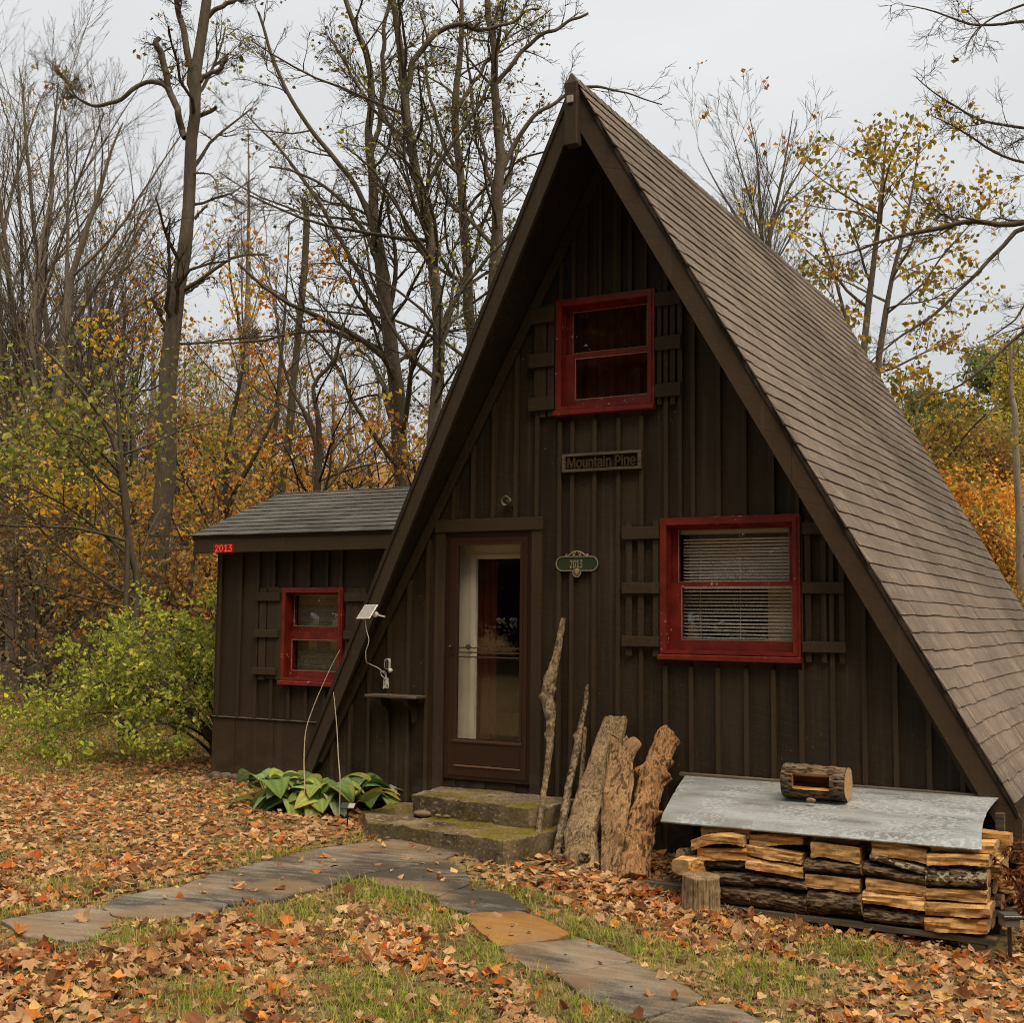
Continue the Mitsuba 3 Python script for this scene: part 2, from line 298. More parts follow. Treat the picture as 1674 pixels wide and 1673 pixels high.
def batten(x, z0, z1, w=0.036):
    pl = sbox(x - w / 2, z0, x + w / 2, z1).intersection(trimline).difference(casing.buffer(0.002))
    for g in getattr(pl, 'geoms', [pl]):
        if g.is_empty or g.area < 1e-3: continue
        m = plate(g, -0.029 - rs.uniform(0, .003), -0.0025)
        put(f'{cabin}__wall__batten', m, 'stained_wood', uv=uvc(m, rs.uniform(.55, 1)))
for x in [a for a in xlo if not .9 < a < 1.98]: batten(x + rs.uniform(-.003, .003), -0.60, 6 if x < 0.2 or x > 3.3 else 2.15 if x > 2.0 else zmid if x < 1.9 else 1.06)
for x in xhi:
    lo = min(abs(x - a) for a in xlo)
    batten(x, W1[3] if x > 1.98 else -.6 if x > .9 else zmid + .004, 6)
for u in (940, 960, 983, 1008, 1032, 1056): batten(onY(u, 460)[0], W2[3], 6)
# sloping trim boards of the gable, under the roof
for s in (-1, 1):
    z0 = 0.0 if s < 0 else -0.3
    P = lambda z, off: (XA + s * (ZA - off - z) / M, z)
    pl = Polygon([P(z0, .27), P(z0, .445), (XA + s * .012, ZA - .445 - .012 * M), (XA + s * .012, ZA - .27 - .012 * M)])
    m = plate(pl, -0.052, -0.033); put(f'{cabin}__wall__rake_trim', m, 'stained_wood', uv=uvc(m, .6))
# low side walls and the floor shut the shell; the back gable
for s in (-1, 1):
    x = XA + s * 2.92
    m = bx(x - .04, x + .04, 0.08, YB - .3, -0.75, 0.34); put(f'{cabin}__wall__knee_wall', m, 'stained_wood', uv=uvc(m, .4))
m = plate(gable, YB - .25, YB - .2); put(f'{cabin}__wall__back_wall', m, 'stained_wood', uv=uvc(m, .4))
m = bx(-1.4, 4.4, 0.08, YB - .3, -0.12, -0.05); put(f'{cabin}__floor', m, 'stained_wood', uv=uvc(m, .2))
m = bx(0.0, 3.1, 0.08, 3.4, 2.45, 2.52); put(f'{cabin}__floor', m, 'stained_wood', uv=uvc(m, .2))
# board across the foot of the door
m = bx(-0.27, 0.96, -0.028, -0.0035, -0.42, -0.175, .003); put(f'{cabin}__wall__sill_board', m, 'stained_wood', uv=uvc(m, .25))

# ---- roof slabs
VT = 0.23
for s in (1, -1):
    zb = 0.10
    pts = []
    for z, t in ((ZA - 0.02, 0), (zb, 0)):
        for off in (0.022, VT):
            x = XA + s * (ZA - z) / M
            for y in (-over(z) + .03, YB - .02): pts.append((x, y, z - off))
    v = np.array(pts); m = trimesh.convex.convex_hull(v)
    key = put(f'{cabin}__roof', m, 'stained_wood', uv=uvc(m, .1))
# rafters seen under the overhang, and the dark soffit boards are the slab itself
for s in (-1, 1):
    A = lambda z, off, y: (XA + s * (ZA - z) / M, y, z - off)
    def board(z0, z1, offa, offb, th, yo=0.0):
        pts = []
        for z in (z0, z1):
            for off in (offa, offb):
                y = -over(z) - yo
                pts += [A(z, off, y), A(z, off, y + th)]
        return trimesh.convex.convex_hull(np.array(pts))
    parts = [(ZA - .06, 0.02)] if s < 0 else [(ZA - .06, 2.712), (2.708, 0.02)]
    for z0, z1 in parts:
        m = board(z0, z1, .022, .355, .04); put(f'{cabin}__rake_board', m, 'stained_wood', uv=uvc(m, .85))
    m = board(ZA - .05, 0.06, .003, .052 if s > 0 else .085, .030, .012); put(f'{cabin}__rake_edge', m, 'stained_wood', uv=uvc(m, .15))
m = bx(XA - .055, XA + .055, -0.795, -0.70, 5.10, 5.62, .006); put(f'{cabin}__ridge_post', m, 'stained_wood', uv=uvc(m, .5))
m = bx(XA - .028, XA + .028, -0.812, -0.797, 5.44, 5.50, .003); put(f'{cabin}__ridge_post__bracket', m, 'vc_gloss', color=colv(m, (.30, .27, .22)))

# ---- shingles of the visible slope: nearest 300 are parts, the rest one part
def shingle(s0, s1, y0, y1, th, lift, wob=0.0):
    """A tapered slab in slope coordinates: s down the slope from the apex, y back; butt at s1."""
    k = math.sqrt(1 + M * M); ds = np.array([1 / k, 0, -M / k]); nn = np.array([M / k, 0, 1 / k]); o = np.array([XA, 0, ZA])
    P = lambda s_, y_, h: o + ds * s_ + nn * h + np.array([0, y_, 0])
    v = [P(s0, y0, lift), P(s0, y1, lift), P(s1, y0, lift), P(s1 + wob, y1, lift), P(s0, y0, lift + .001), P(s0, y1, lift + .001), P(s1, y0, lift + th), P(s1 + wob, y1, lift + th)]
    f = [[4, 6, 7, 5], [2, 3, 7, 6], [0, 2, 6, 4], [1, 5, 7, 3]]
    return np.array(v), np.array(f)
SL = (ZA - 0.10) * math.sqrt(1 + M * M) / M
course, allsh = 0.1455, []
nrow = int(SL / course)
rr = np.random.RandomState(11)
for i in range(nrow + 1):
    s1 = 0.10 + (i + 1) * course
    if s1 > SL + 0.05: break
    zc = ZA - s1 * M / math.sqrt(1 + M * M)
    y = -over(zc) - .03 + rr.uniform(-.02, .02)
    sag = rr.uniform(-.008, .008)
    y += 0; first = True
    while y < YB:
        w = rr.choice([.16, .22, .3, .33, .42]) * rr.uniform(.8, 1.2)
        if first: w = rr.uniform(.12, .34); first = False
        y1 = min(y + w, YB)
        j = rr.choice([0, 0, 0, .007, -.006]) + .006 * math.sin(1.3 * y + i * .9) + sag
        v, f = shingle(s1 - course * 1.25, s1 + j, y + .0015, y1 - .0015, .013 + rr.uniform(-.002, .003), .0035, rr.uniform(-.003, .003))
        c = v.mean(0); dist = np.linalg.norm(c - CAM)
        allsh.append((dist, v, f, rr.rand())); y = y1
allsh.sort(key=lambda t: t[0])
for d_, v, f, t in allsh[:300]:
    m = tri(v, f); put(f'{cabin}__roof__shingle', m, 'roof_shingle', uv=uvc(m, t))
ms = [tri(v, f) for _, v, f, _ in allsh[300:]]
m = cat_(ms); put(f'{cabin}__roof__far_shingles', m, 'roof_shingle', uv=np.repeat([[t, .5] for *_, t in allsh[300:]], 8, axis=0), kind='stuff')
# ridge cap pieces
y = -over(ZA) - .04
k = math.sqrt(1 + M * M)
i = 0
while y < YB:
    y1 = y + .30
    pts = []
    for yy, h in ((y, .020), (y1, .008)):
        for s in (-1, 1):
            e = np.array([s * .11 / k, 0, -.11 * M / k])
            pts += [np.array([XA, yy, ZA]) + e + np.array([s * M / k, 0, 1 / k]) * h, np.array([XA, yy, ZA]) + e * .05 + np.array([0, 0, h * 1.4])]
    v = np.array(pts); f = [[0, 1, 5, 4], [1, 3, 7, 5], [3, 2, 6, 7], [0, 2, 3, 1]]
    m = tri(v, f); m.fix_normals() if False else None
    put(f'{cabin}__roof__ridge_cap', m, 'roof_shingle', uv=uvc(m, rr.rand())); y = y1 - .16

# ---- windows
def sash_window(holder, name, x0, z0, x1, z1, up, lo, yf, cas, label):
    """Casing frame, jambs, sill, upper and lower sash with panes. up/lo: glass rectangles (x0,z0,x1,z1). yf = wall face."""
    w = fresh(f'{holder}__{name}'); tag(w, label)
    O = sbox(x0, z0, x1, z1); I = sbox(x0 + cas, z0 + cas * .9, x1 - cas, z1 - cas)
    m = plate(O.difference(I), yf - .045, yf + .012); put(f'{w}__casing', m, 'red_paint', uv=uvc(m, .6))
    m = plate(O.buffer(-cas * .42, join_style=2).difference(I), yf - .052, yf - .0455); put(f'{w}__casing_bead', m, 'red_paint', uv=uvc(m, .8))
    J = I.difference(sbox(x0 + cas + .012, z0 + cas * .9 + .012, x1 - cas - .012, z1 - cas - .012))
    m = plate(J, yf + .0125, yf + .12); put(f'{w}__jamb', m, 'red_paint', uv=uvc(m, .3))
    m = bx(x0 - .008, x1 + .008, yf - .085, yf + .0, z0 - .026, z0 + .016, .005); put(f'{w}__sill', m, 'red_paint', uv=uvc(m, .8))
    xi0, xi1, zi0, zi1 = x0 + cas + .0125, x1 - cas - .0125, z0 + cas * .9 + .0125, z1 - cas - .0125
    zm = (up[1] + lo[3]) / 2
    for nm, g, zz0, zz1, yy in (('upper_sash', up, zm - .018, zi1, yf + .062), ('lower_sash', lo, zi0, zm + .018, yf + .018)):
        F = sbox(xi0, zz0, xi1, zz1).difference(sbox(*g))
        m = plate(F, yy, yy + .038); put(f'{w}__{nm}', m, 'red_paint', uv=uvc(m, .5))
        bead = sbox(g[0] - .004, g[1] - .004, g[2] + .004, g[3] + .004).difference(sbox(g[0] + .004, g[1] + .004, g[2] - .004, g[3] - .004))
        m = plate(bead, yy - .003, yy - .0005); put(f'{w}__glazing_bead', m, 'vc_matte', color=colv(m, (.24, .13, .10)))
        m = tri([(g[0] - .004, yy + .02, g[1] - .004), (g[2] + .004, yy + .02, g[1] - .004), (g[2] + .004, yy + .02, g[3] + .004), (g[0] - .004, yy + .02, g[3] + .004)], [[0, 1, 2, 3]])
        put(f'{w}__pane', m, 'glass')
    return w
g = lambda q, y: rect(*q, y)
w1 = sash_window(cabin, 'window', *W1, g((1110, 868, 1291, 951), .07), g((1115.5, 960, 1296, 1049), .03), 0.0, .058, 'large red framed sash window with white blinds in the lower right of the gable')
w2 = sash_window(cabin, 'window', *W2, g((938, 512, 1058.7, 566), .07), g((942, 588, 1062, 644), .03), 0.0, .058, 'red framed sash window with dark panes high in the gable')
# blinds behind the lower window
bl = (W1[0] + .09, W1[2] - .10)
zz = W1[3] - .17; i = 0
while zz > W1[1] + .09:
    a = math.radians(24); h = .0135; m = bx(bl[0] + .04, bl[1], -h, h, -.0012, .0012)
    m.apply_transform(trimesh.transformations.rotation_matrix(-a, [1, 0, 0])); m.apply_translation([0, .155, zz + .0015 * math.sin(i * 1.7)])
    put(f'{w1}__slat', m, 'vc_matte', color=colv(m, (.80, .80, .78))); zz -= .026 if zz > 1.62 else .0285; i += 1
for x in (bl[0] + .19, bl[0] + .52, bl[1] - .09):
    m = bx(x - .0018, x + .0018, .138, .1405, W1[1] + .09, W1[3] - .08); put(f'{w1}__cord', m, 'vc_matte', color=colv(m, (.55, .52, .45)))
m = bx(bl[0] + .02, bl[1], .13, .18, W1[3] - .125, W1[3] - .075); put(f'{w1}__headrail', m, 'vc_matte', color=colv(m, (.45, .43, .38)))
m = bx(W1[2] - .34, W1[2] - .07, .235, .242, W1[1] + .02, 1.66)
put(f'{w1}__curtain_or_reflection', m, 'vc_matte', color=colv(m, (.34, .26, .13)))  # tan strip put in as the yellow trees mirrored in the glass
m = plate(sbox(W1[0] + .1, 1.62, W1[2] - .1, W1[3] - .07), .36, .37); put(f'{w1}__sky_reflection_sheet', m, 'vc_matte', color=colv(m, (.36, .33, .27)))  # pale sheet added to stand for sky reflected in the upper sash
# dim red brown curtain behind the upper window
xs = np.linspace(W2[0] + .07, W2[2] - .07, 60); zs = np.array([W2[1] + .04, W2[3] - .04])
V = np.array([(x, .19 + .014 * math.sin(x * 55) + .006 * math.sin(x * 131), z) for z in zs for x in xs]); n = len(xs)
m = tri(V, [[j, j + 1, n + j + 1, n + j] for j in range(n - 1)]); put(f'{w2}__curtain_or_reflection', m, 'vc_matte', color=colv(m, (.060, .018, .010)))

# ---- plank shutters: rails and slats
def shutter(holder, rails, slats, y, label, yt=.0):
    s = fresh(f'{holder}__shutter'); tag(s, label)
    for q in slats:
        r = rect(*q, y); m = bx(r[0], r[2], y - .038, y - .020, r[1], r[3], .002); put(f'{s}__slat', m, 'stained_wood', uv=uvc(m, rs.uniform(.4, .9)))
    for q in rails:
        r = rect(*q, y); m = bx(r[0], r[2], y - .062, y - .0385, r[1], r[3], .003); put(f'{s}__rail', m, 'stained_wood', uv=uvc(m, rs.uniform(.6, 1)))
shutter(cabin, [(1021, 863, 1081, 881.5), (1021, 953, 1081, 971), (1021, 1040, 1081, 1058)], [(1026, 856, 1035.5, 1073), (1070, 852, 1079, 1074), (1045.5, 868, 1055, 1050)], 0, 'shutter of planks left of the large lower window')
shutter(cabin, [(1315, 855, 1379, 873), (1315, 952.5, 1383, 970.5), (1315, 1049, 1386, 1068)], [(1317, 850, 1329, 1083), (1343, 856, 1354, 1084), (1372, 868, 1384, 1086), (1356, 870, 1366, 1060)], 0, 'shutter of planks right of the large lower window')
shutter(cabin, [(871, 509, 910, 528), (869, 582, 910, 600), (868.5, 653, 910, 671)], [(877, 505, 885.5, 664), (887, 503, 895, 683), (899, 500, 908, 681)], 0, 'shutter of planks left of the upper window')
shutter(cabin, [(1075, 481, 1117, 498), (1075, 553, 1117, 571), (1075, 630, 1117, 648)], [(1077, 476, 1084, 662), (1098, 474, 1106.5, 662), (1110, 472, 1118, 650)], 0, 'shutter of planks right of the upper window')

# ---- door: brown casing, storm door with one long pane, white inner door
D = fresh(f'{cabin}__door'); tag(D, 'brown storm door with one long pane over a white framed inner door')
def frame_(o, i, y0, y1): return plate(sbox(*o).difference(sbox(*i)), y0, y1)
ci = (-0.062, -0.05, 0.808, 2.095)
m = plate(sbox(*DOOR).difference(sbox(ci[0], DOOR[1], ci[2], ci[3])), -.036, -.001); put(f'{D}__casing', m, 'stained_wood', uv=uvc(m, .75))
m = bx(DOOR[0] - .005, DOOR[2] + .012, -.048, -.0365, 2.1, DOOR[3] + .006, .003); put(f'{D}__head_trim', m, 'stained_wood', uv=uvc(m, .8))
brown = (.030, .0125, .0068)
m = frame_(ci, (-.012, -.02, .768, 2.052), -.020, .12); put(f'{D}__jamb', m, 'vc_gloss', color=colv(m, (.022, .009, .005)))
G = (0.068, 0.300, 0.700, 1.985)
m = frame_((-.010, -.018, .766, 2.05), G, -.026, .008); m2 = None
put(f'{D}__storm_frame', m, 'vc_gloss', color=colv(m, brown))
m = frame_((G[0] - .02, G[1] - .02, G[2] + .02, G[3] + .02), (G[0] + .004, G[1] + .004, G[2] - .004, G[3] - .004), -.031, -.0265); put(f'{D}__glazing_bead', m, 'vc_gloss', color=colv(m, (.035, .016, .010)))
m = bx(G[0] - .03, G[2] + .03, -.040, -.0315, .268, .290, .003); put(f'{D}__rail', m, 'vc_gloss', color=colv(m, (.060, .030, .018)))
m = bx(.06, .71, -.032, -.0265, .075, .245, .002); put(f'{D}__kick_panel', m, 'vc_gloss', color=colv(m, (.027, .011, .006)))
m = bx(.055, .715, -.037, -.0325, .060, .074, .002); put(f'{D}__panel_bead', m, 'vc_gloss', color=colv(m, (.15, .085, .055)))
m = tri([(G[0], -.01, G[1]), (G[2], -.01, G[1]), (G[2], -.01, G[3]), (G[0], -.01, G[3])], [[0, 1, 2, 3]]); put(f'{D}__pane', m, 'glass')
for z in (1.005, 1.045, 1.085):
    m = bx(G[0] - .005, G[2] + .005, -.022, -.012, z - .006, z + .006, .002); put(f'{D}__push_bar', m, 'vc_gloss', color=colv(m, (.060, .035, .022)))
cream = (.56, .52, .42)
yi = .16
a = onY(770.5, 1000, yi)[0]; b = onY(778, 1000, yi)[0]; zt = onY(800, 907, yi)[2]; zt2 = onY(800, 914, yi)[2]
m = plate(sbox(-.05, -.03, .80, 2.09).difference(sbox(a, .16, .66, zt)), yi, yi + .045); put(f'{D}__inner_door', m, 'vc_gloss', color=colv(m, cream))
m = plate(sbox(a, .16, .66, zt).difference(sbox(b, .18, .64, zt2)), yi - .012, yi + .03); put(f'{D}__inner_moulding', m, 'vc_gloss', color=colv(m, (.62, .58, .48)))
m = tri([(b, yi + .02, .18), (.64, yi + .02, .18), (.64, yi + .02, zt2), (b, yi + .02, zt2)], [[0, 1, 2, 3]]); put(f'{D}__inner_pane', m, 'glass')
xs = np.linspace(b - .02, b + .16, 40); V = np.array([(x, yi + .09 + .012 * math.sin(x * 90), z) for z in (.15, 2.0) for x in xs]); n = len(xs)
m = tri(V, [[j, j + 1, n + j + 1, n + j] for j in range(n - 1)]); put(f'{D}__curtain_or_reflection', m, 'vc_matte', color=colv(m, (.060, .011, .006)))
m = trimesh.creation.icosphere(2, .017); m.apply_translation([.025, -.075, 1.09]); m = cat_([m, beam((.025, -.02, 1.09), (.025, -.07, 1.09), .012, .012), bx(.012, .038, -.036, -.027, 1.02, 1.12, .003)])
put(f'{D}__handle', m, 'vc_gloss', color=colv(m, (.02, .016, .012)))
m = trimesh.creation.icosphere(2, .024); m.apply_translation([b - .045, yi - .05, 1.09]); put(f'{D}__inner_knob', m, 'vc_gloss', color=colv(m, (.03, .022, .015)))

# ================================================================== THE ANNEX
AY = 0.55                                    # its front wall stands back from the gable
annex = thing('annex', 'low brown annex with grey shingled roof on the left of the A-frame', 'shed')
aw = lambda u, v, y=AY: onY(u, v, y)
ax0 = aw(350, 1100)[0]; azb = aw(345, 1265)[2]
AE_y, AE_z = .335, 2.176; AR_y, AR_z = 1.76, 2.756; AXL = -3.42
azt = AE_z + (AY - AE_y) * (AR_z - AE_z) / (AR_y - AE_y) - .05
wall_poly = Polygon([(ax0, azb), (-1.55, azb), (XA - (ZA - 2.2) / M + .05, azt), (ax0, azt)])
AW = (aw(465, 1000)[0], aw(460, 1115)[2], aw(564, 1000)[0], aw(500, 961)[2])
ahole = sbox(AW[0] + .04, AW[1] + .04, AW[2] - .04, AW[3] - .04)
zfl = aw(420, 1175)[2]
abx = [aw(u, v)[0] for u, v in ((364, 930), (392, 1100), (420, 1100), (445, 1140), (473.5, 1140), (502, 1140), (532, 1140), (560, 940))]
ed = [ax0] + [x for x in abx[1:]] + [-1.3, -.9, -.5]
for p_, q_ in zip(ed[:-1], ed[1:]):
    pl = sbox(p_ + .002, zfl + .006, q_ - .002, azt).intersection(wall_poly).difference(ahole)
    for g_ in getattr(pl, 'geoms', [pl]):
        m = plate(g_, AY, AY + .025)
        if m is not None: put(f'{annex}__wall__board', m, 'stained_wood', uv=uvc(m, rs.uniform(0, .6)))
for p_, q_ in zip([ax0, aw(384, 1220)[0], aw(447, 1220)[0]], [aw(384, 1220)[0], aw(447, 1220)[0], -1.4]):
    m = bx(p_ + .003, q_ - .003, AY - .004, AY + .025, azb, zfl - .006, .002); put(f'{annex}__wall__panel', m, 'stained_wood', uv=uvc(m, rs.rand() * .5 + .2))
m = plate(wall_poly.difference(ahole), AY + .0275, AY + .07); put(f'{annex}__wall', m, 'stained_wood', uv=uvc(m, .2))
for x in abx:
    pl = sbox(x - .019, zfl + .01, x + .019, azt - .01).difference(sbox(AW[0], AW[1] - .05, AW[2], AW[3]).buffer(.002))
    for g_ in getattr(pl, 'geoms', [pl]):
        m = plate(g_, AY - .027, AY - .0015)
        if m is not None: put(f'{annex}__wall__batten', m, 'stained_wood', uv=uvc(m, rs.uniform(.5, 1)))
m = bx(ax0 - .004, aw(524, 1182)[0], AY - .021, AY - .0045, zfl - .005, zfl + .005); put(f'{annex}__wall__flashing', m, 'vc_gloss', color=colv(m, (.13, .115, .095)))
side = Polygon([(AY + .07, azb), (AR_y + 1.3, azb), (AR_y + 1.3, 2.15), (AR_y, AR_z - .06), (AY + .07, azt)])
m = trimesh.creation.extrude_polygon(side, .05, engine='earcut'); m.vertices = np.c_[ax0 + m.vertices[:, 2], m.vertices[:, 0], m.vertices[:, 1]]; put(f'{annex}__wall__side_wall', m, 'stained_wood', uv=uvc(m, .3))
m = bx(ax0 + .05, -1.9, AR_y + 1.25, AR_y + 1.3, azb, 2.1); put(f'{annex}__wall__back_wall', m, 'stained_wood', uv=uvc(m, .3))
m = bx(AXL + .015, -.42, AE_y - .005, AE_y + .035, aw(400, 903, AE_y)[2], AE_z - .025, .004); put(f'{annex}__fascia', m, 'stained_wood', uv=uvc(m, .75))
m = bx(AXL + .02, -.5, AE_y + .036, AY - .02, AE_z - .125, AE_z - .105); put(f'{annex}__soffit', m, 'stained_wood', uv=uvc(m, .2))
# roof: front slope with shingles, back slope plain
def aroof(t, x, h):
    """t metres up the front slope."""
    L = math.hypot(AR_y - AE_y, AR_z - AE_z); u_ = np.array([0, (AR_y - AE_y) / L, (AR_z - AE_z) / L]); n_ = np.array([0, -u_[2], u_[1]])
    return np.array([x, AE_y - .03, AE_z - .012]) + u_ * t + n_ * h
AL = math.hypot(AR_y - AE_y, AR_z - AE_z) + .03
v = np.array([aroof(t, x, h) for t in (.01, AL) for x in (AXL + .01, -.15) for h in (-.10, -.004)]); m = trimesh.convex.convex_hull(v); put(f'{annex}__roof', m, 'stained_wood', uv=uvc(m, .2))
v = np.array([(x, y, z + h) for x in (AXL + .01, -.15) for (y, z) in ((AR_y + .002, AR_z), (AR_y + 1.5, AR_z - .6)) for h in (-.1, -.004)]); m = trimesh.convex.convex_hull(v); put(f'{annex}__roof', m, 'grey_shingle', uv=uvc(m, .3))
ra = np.random.RandomState(5); c_ = .138
for i in range(int(AL / c_) + 1):
    t0 = i * c_; x = AXL - .012 - (i % 2) * .16
    while x < -.2:
        x1 = x + .31 + ra.uniform(-.012, .012)
        X0, X1 = max(x, AXL - .012), min(x1, -.2)
        if X1 - X0 > .03 and t0 < AL - .03:
            j = ra.uniform(-.004, .004); t1 = min(t0 + c_ * 1.2, AL + .01); th = .009 + ra.uniform(0, .003)
            v = [aroof(t1, X0 + .0015, .002), aroof(t1, X1 - .0015, .002), aroof(t0 + j, X0 + .0015, .002), aroof(t0 + j, X1 - .0015, .002), aroof(t1, X0 + .0015, .003), aroof(t1, X1 - .0015, .003), aroof(t0 + j, X0 + .0015, .003 + th), aroof(t0 + j, X1 - .0015, .003 + th)]
            m = tri(v, [[4, 6, 7, 5], [2, 3, 7, 6], [0, 2, 6, 4], [1, 5, 7, 3]]); put(f'{annex}__roof__shingle', m, 'grey_shingle', uv=uvc(m, ra.rand()))
        x = x1
aw1 = sash_window(annex, 'window', *AW, rect(482, 973, 558, 1025, AY + .06), rect(479, 1046, 556, 1099, AY + .03), AY, .05, 'small red framed sash window with drawn blinds')
for i in range(34):
    z = AW[1] + .06 + i * (AW[3] - AW[1] - .12) / 34
    m = bx(AW[0] + .06, AW[2] - .06, -.012, .012, -.0013, .0013); m.apply_transform(trimesh.transformations.rotation_matrix(-math.radians(62), [1, 0, 0])); m.apply_translation([0, AY + .15, z])
    put(f'{aw1}__slat', m, 'vc_matte', color=colv(m, np.array([.30, .29, .21]) * ra.uniform(.75, 1.1)))
shutter(annex, [(424, 969, 463, 983), (421, 1029, 460, 1043), (418, 1091, 456, 1104)], [(429, 962, 436, 1112), (442, 960, 454, 1110), (457, 962, 462.5, 1112)], AY, 'shutter of planks left of the annex window')
shutter(annex, [(569, 970, 606, 984), (567, 1032, 598, 1046)], [(570, 962, 578, 1110), (581, 962, 590, 1095), (593, 962, 600, 1060)], AY, 'shutter of planks right of the annex window')
rf = np.random.RandomState(3)
x = ax0
while x < -1.5:                              # fieldstones under the annex wall
    w = rf.uniform(.10, .20); z0 = float(zg(x + w / 2, AY - .02)); h = azb - z0 + .03
    m = trimesh.creation.icosphere(2, 1.0); v = m.vertices; v = np.sign(v) * np.abs(v) ** .75; v = v * (1 + .18 * (meshkit.fbm(v * 1.7 + x * 9, 3, 2)[:, None] - .5))
    m.vertices = v * [w * .52, .11, max(h, .08) * .55] + [x + w / 2, AY + .03, z0 + h * .42]
    put(f'{annex}__foundation__stone', m, 'bluestone', smooth=40, uv=uvc(m, rf.uniform(.35, .8), rf.uniform(.1, .3))); x += w * .93
m = bx(ax0 + .02, -1.5, AY + .06, AY + .25, azb - .35, azb + .02); put(f'{annex}__foundation', m, 'mossy_concrete', uv=uvc(m, .1))

# ================================================================== THINGS ON THE WALL
def letter(text, h, o, ex, bold=False, depth=.004, sx=1.0):
    """Upright lettering in a vertical plane: o = lower left corner, ex = reading direction (horizontal)."""
    m = meshkit.text_mesh(text, h, depth, bold); ex = unit(ex); n_ = np.cross(ex, [0, 0, 1.0])
    M = np.eye(4); M[:3, 0], M[:3, 1], M[:3, 2], M[:3, 3] = ex * sx, [0, 0, 1], n_, o; m.apply_transform(M); return m
# carved name board
S_ = (1.106, 2.577, 1.829, 2.731)
nb = thing('name_sign', 'dark carved wooden name board with raised letters under the upper window', 'sign')
m = bx(S_[0], S_[2], -.036, -.024, S_[1], S_[3]); put(f'{nb}__backboard', m, 'stained_wood', uv=uvc(m, 0))
m = plate(sbox(*S_).difference(sbox(S_[0] + .03, S_[1] + .022, S_[2] - .03, S_[3] - .022)), -.064, -.0365); put(f'{nb}__frame', m, 'grey_board', uv=uvc(m, .12))
m = letter('Mountain Pine', .088, (S_[0] + .048, -.0362, S_[1] + .034), (1, 0, 0), bold=True, depth=.020)
w_ = m.bounds[1][0] - m.bounds[0][0]; m.vertices[:, 0] = S_[0] + .048 + (m.vertices[:, 0] - m.bounds[0][0]) * (S_[2] - S_[0] - .10) / w_
put(f'{nb}__lettering', m, 'vc_matte', color=colv(m, (.062, .044, .028)))
# oval number plaque
pq = thing('number_plaque', 'green and bronze oval house number plaque reading 2013 beside the door', 'sign')
PX = lambda u, v: xz(900 + u / 16.74, 880 + v / 16.74, -.035)
cx, cz = PX(722, 700); hw = (PX(1305, 700)[0] - PX(150, 700)[0]) / 2; hh = (PX(722, 500)[1] - PX(722, 910)[1]) / 2
pill = LineString([(cx - hw + hh, cz), (cx + hw - hh, cz)]).buffer(hh, 24); lobe = Polygon([(cx + .040 * math.cos(t), cz - hh - .008 + .044 * math.sin(t)) for t in np.linspace(0, 2 * math.pi, 40)[:-1]])
body = pill.union(lobe)
m = plate(body, -.034, -.022); put(f'{pq}__plate', m, 'bronze', color=colv(m, (.030, .048, .020)))
m = plate(body.difference(body.buffer(-.0075)), -.041, -.0345); put(f'{pq}__rim', m, 'bronze', color=colv(m, (.30, .25, .17)))
m = letter('2013', .066, (cx - .060, -.0345, cz - .036), (1, 0, 0), depth=.005); wd = m.bounds[1][0] - m.bounds[0][0]; m.vertices[:, 0] = cx - .064 + (m.vertices[:, 0] - m.bounds[0][0]) * .115 / wd
put(f'{pq}__number', m, 'bronze', color=colv(m, (.36, .31, .21)))
sc = []                                      # scroll work on top and a shell in the lobe
def curl(x0, z0, r, t0, t1, k, th=.0045):
    t = np.linspace(t0, t1, 22); rad = r * np.linspace(1, k, 22); sc.append(tubes(np.c_[x0 + rad * np.cos(t), np.full(22, -.036), z0 + rad * np.sin(t)], np.full(22, th), 5))
for s in (-1, 1):
    f_ = (lambda t: t) if s > 0 else (lambda t: math.pi - t)
    curl(cx + s * .026, cz + hh + .018, .017, f_(2.6), f_(-3.6), .35); curl(cx + s * .093, cz + hh + .008, .014, f_(-2.2), f_(1.9), .5)
    p_ = spline([(cx, -.036, cz + hh + .042), (cx + s * .035, -.036, cz + hh + .036), (cx + s * .07, -.036, cz + hh + .012), (cx + s * .1, -.036, cz + hh - .002)], 14); sc.append(tubes(p_, np.full(14, .005), 5))
m = cat_(sc); put(f'{pq}__scrollwork', m, 'bronze', smooth=True, color=colv(m, (.33, .28, .19)))
sh = []
for k_ in range(7):
    t = math.radians(-90 + (k_ - 3) * 24); p_ = np.array([[cx, -.0355, cz - hh + .022], [cx + .032 * math.cos(t) * .6, -.040, cz - hh + .022 + .056 * math.sin(t) * .6], [cx + .034 * math.cos(t), -.0355, cz - hh + .022 + .058 * math.sin(t)]]); sh.append(tubes(p_, np.array([.002, .0055, .004]), 6))
m = cat_(sh); put(f'{pq}__shell', m, 'bronze', smooth=True, color=colv(m, (.31, .25, .15)))
# red number plate on the annex fascia
q = rect(349, 890, 382, 903.5, AE_y - .01)
rp = thing('number_sign', 'small bright red number plate on the annex fascia', 'sign')
m = bx(q[0], q[2], AE_y - .0085, AE_y - .0055, q[1], q[3]); put(f'{rp}__plate', m, 'vc_matte', color=colv(m, (.42, .008, .008)))
m = letter('2013', (q[3] - q[1]) * .78, (q[0] + .027, AE_y - .0088, q[1] + (q[3] - q[1]) * .12), (1, 0, 0), depth=.0015); wd = m.bounds[1][0] - m.bounds[0][0]; m.vertices[:, 0] = q[0] + .024 + (m.vertices[:, 0] - m.bounds[0][0]) * (q[2] - q[0] - .05) / wd
put(f'{rp}__number', m, 'vc_matte', color=colv(m, (.72, .30, .22)))
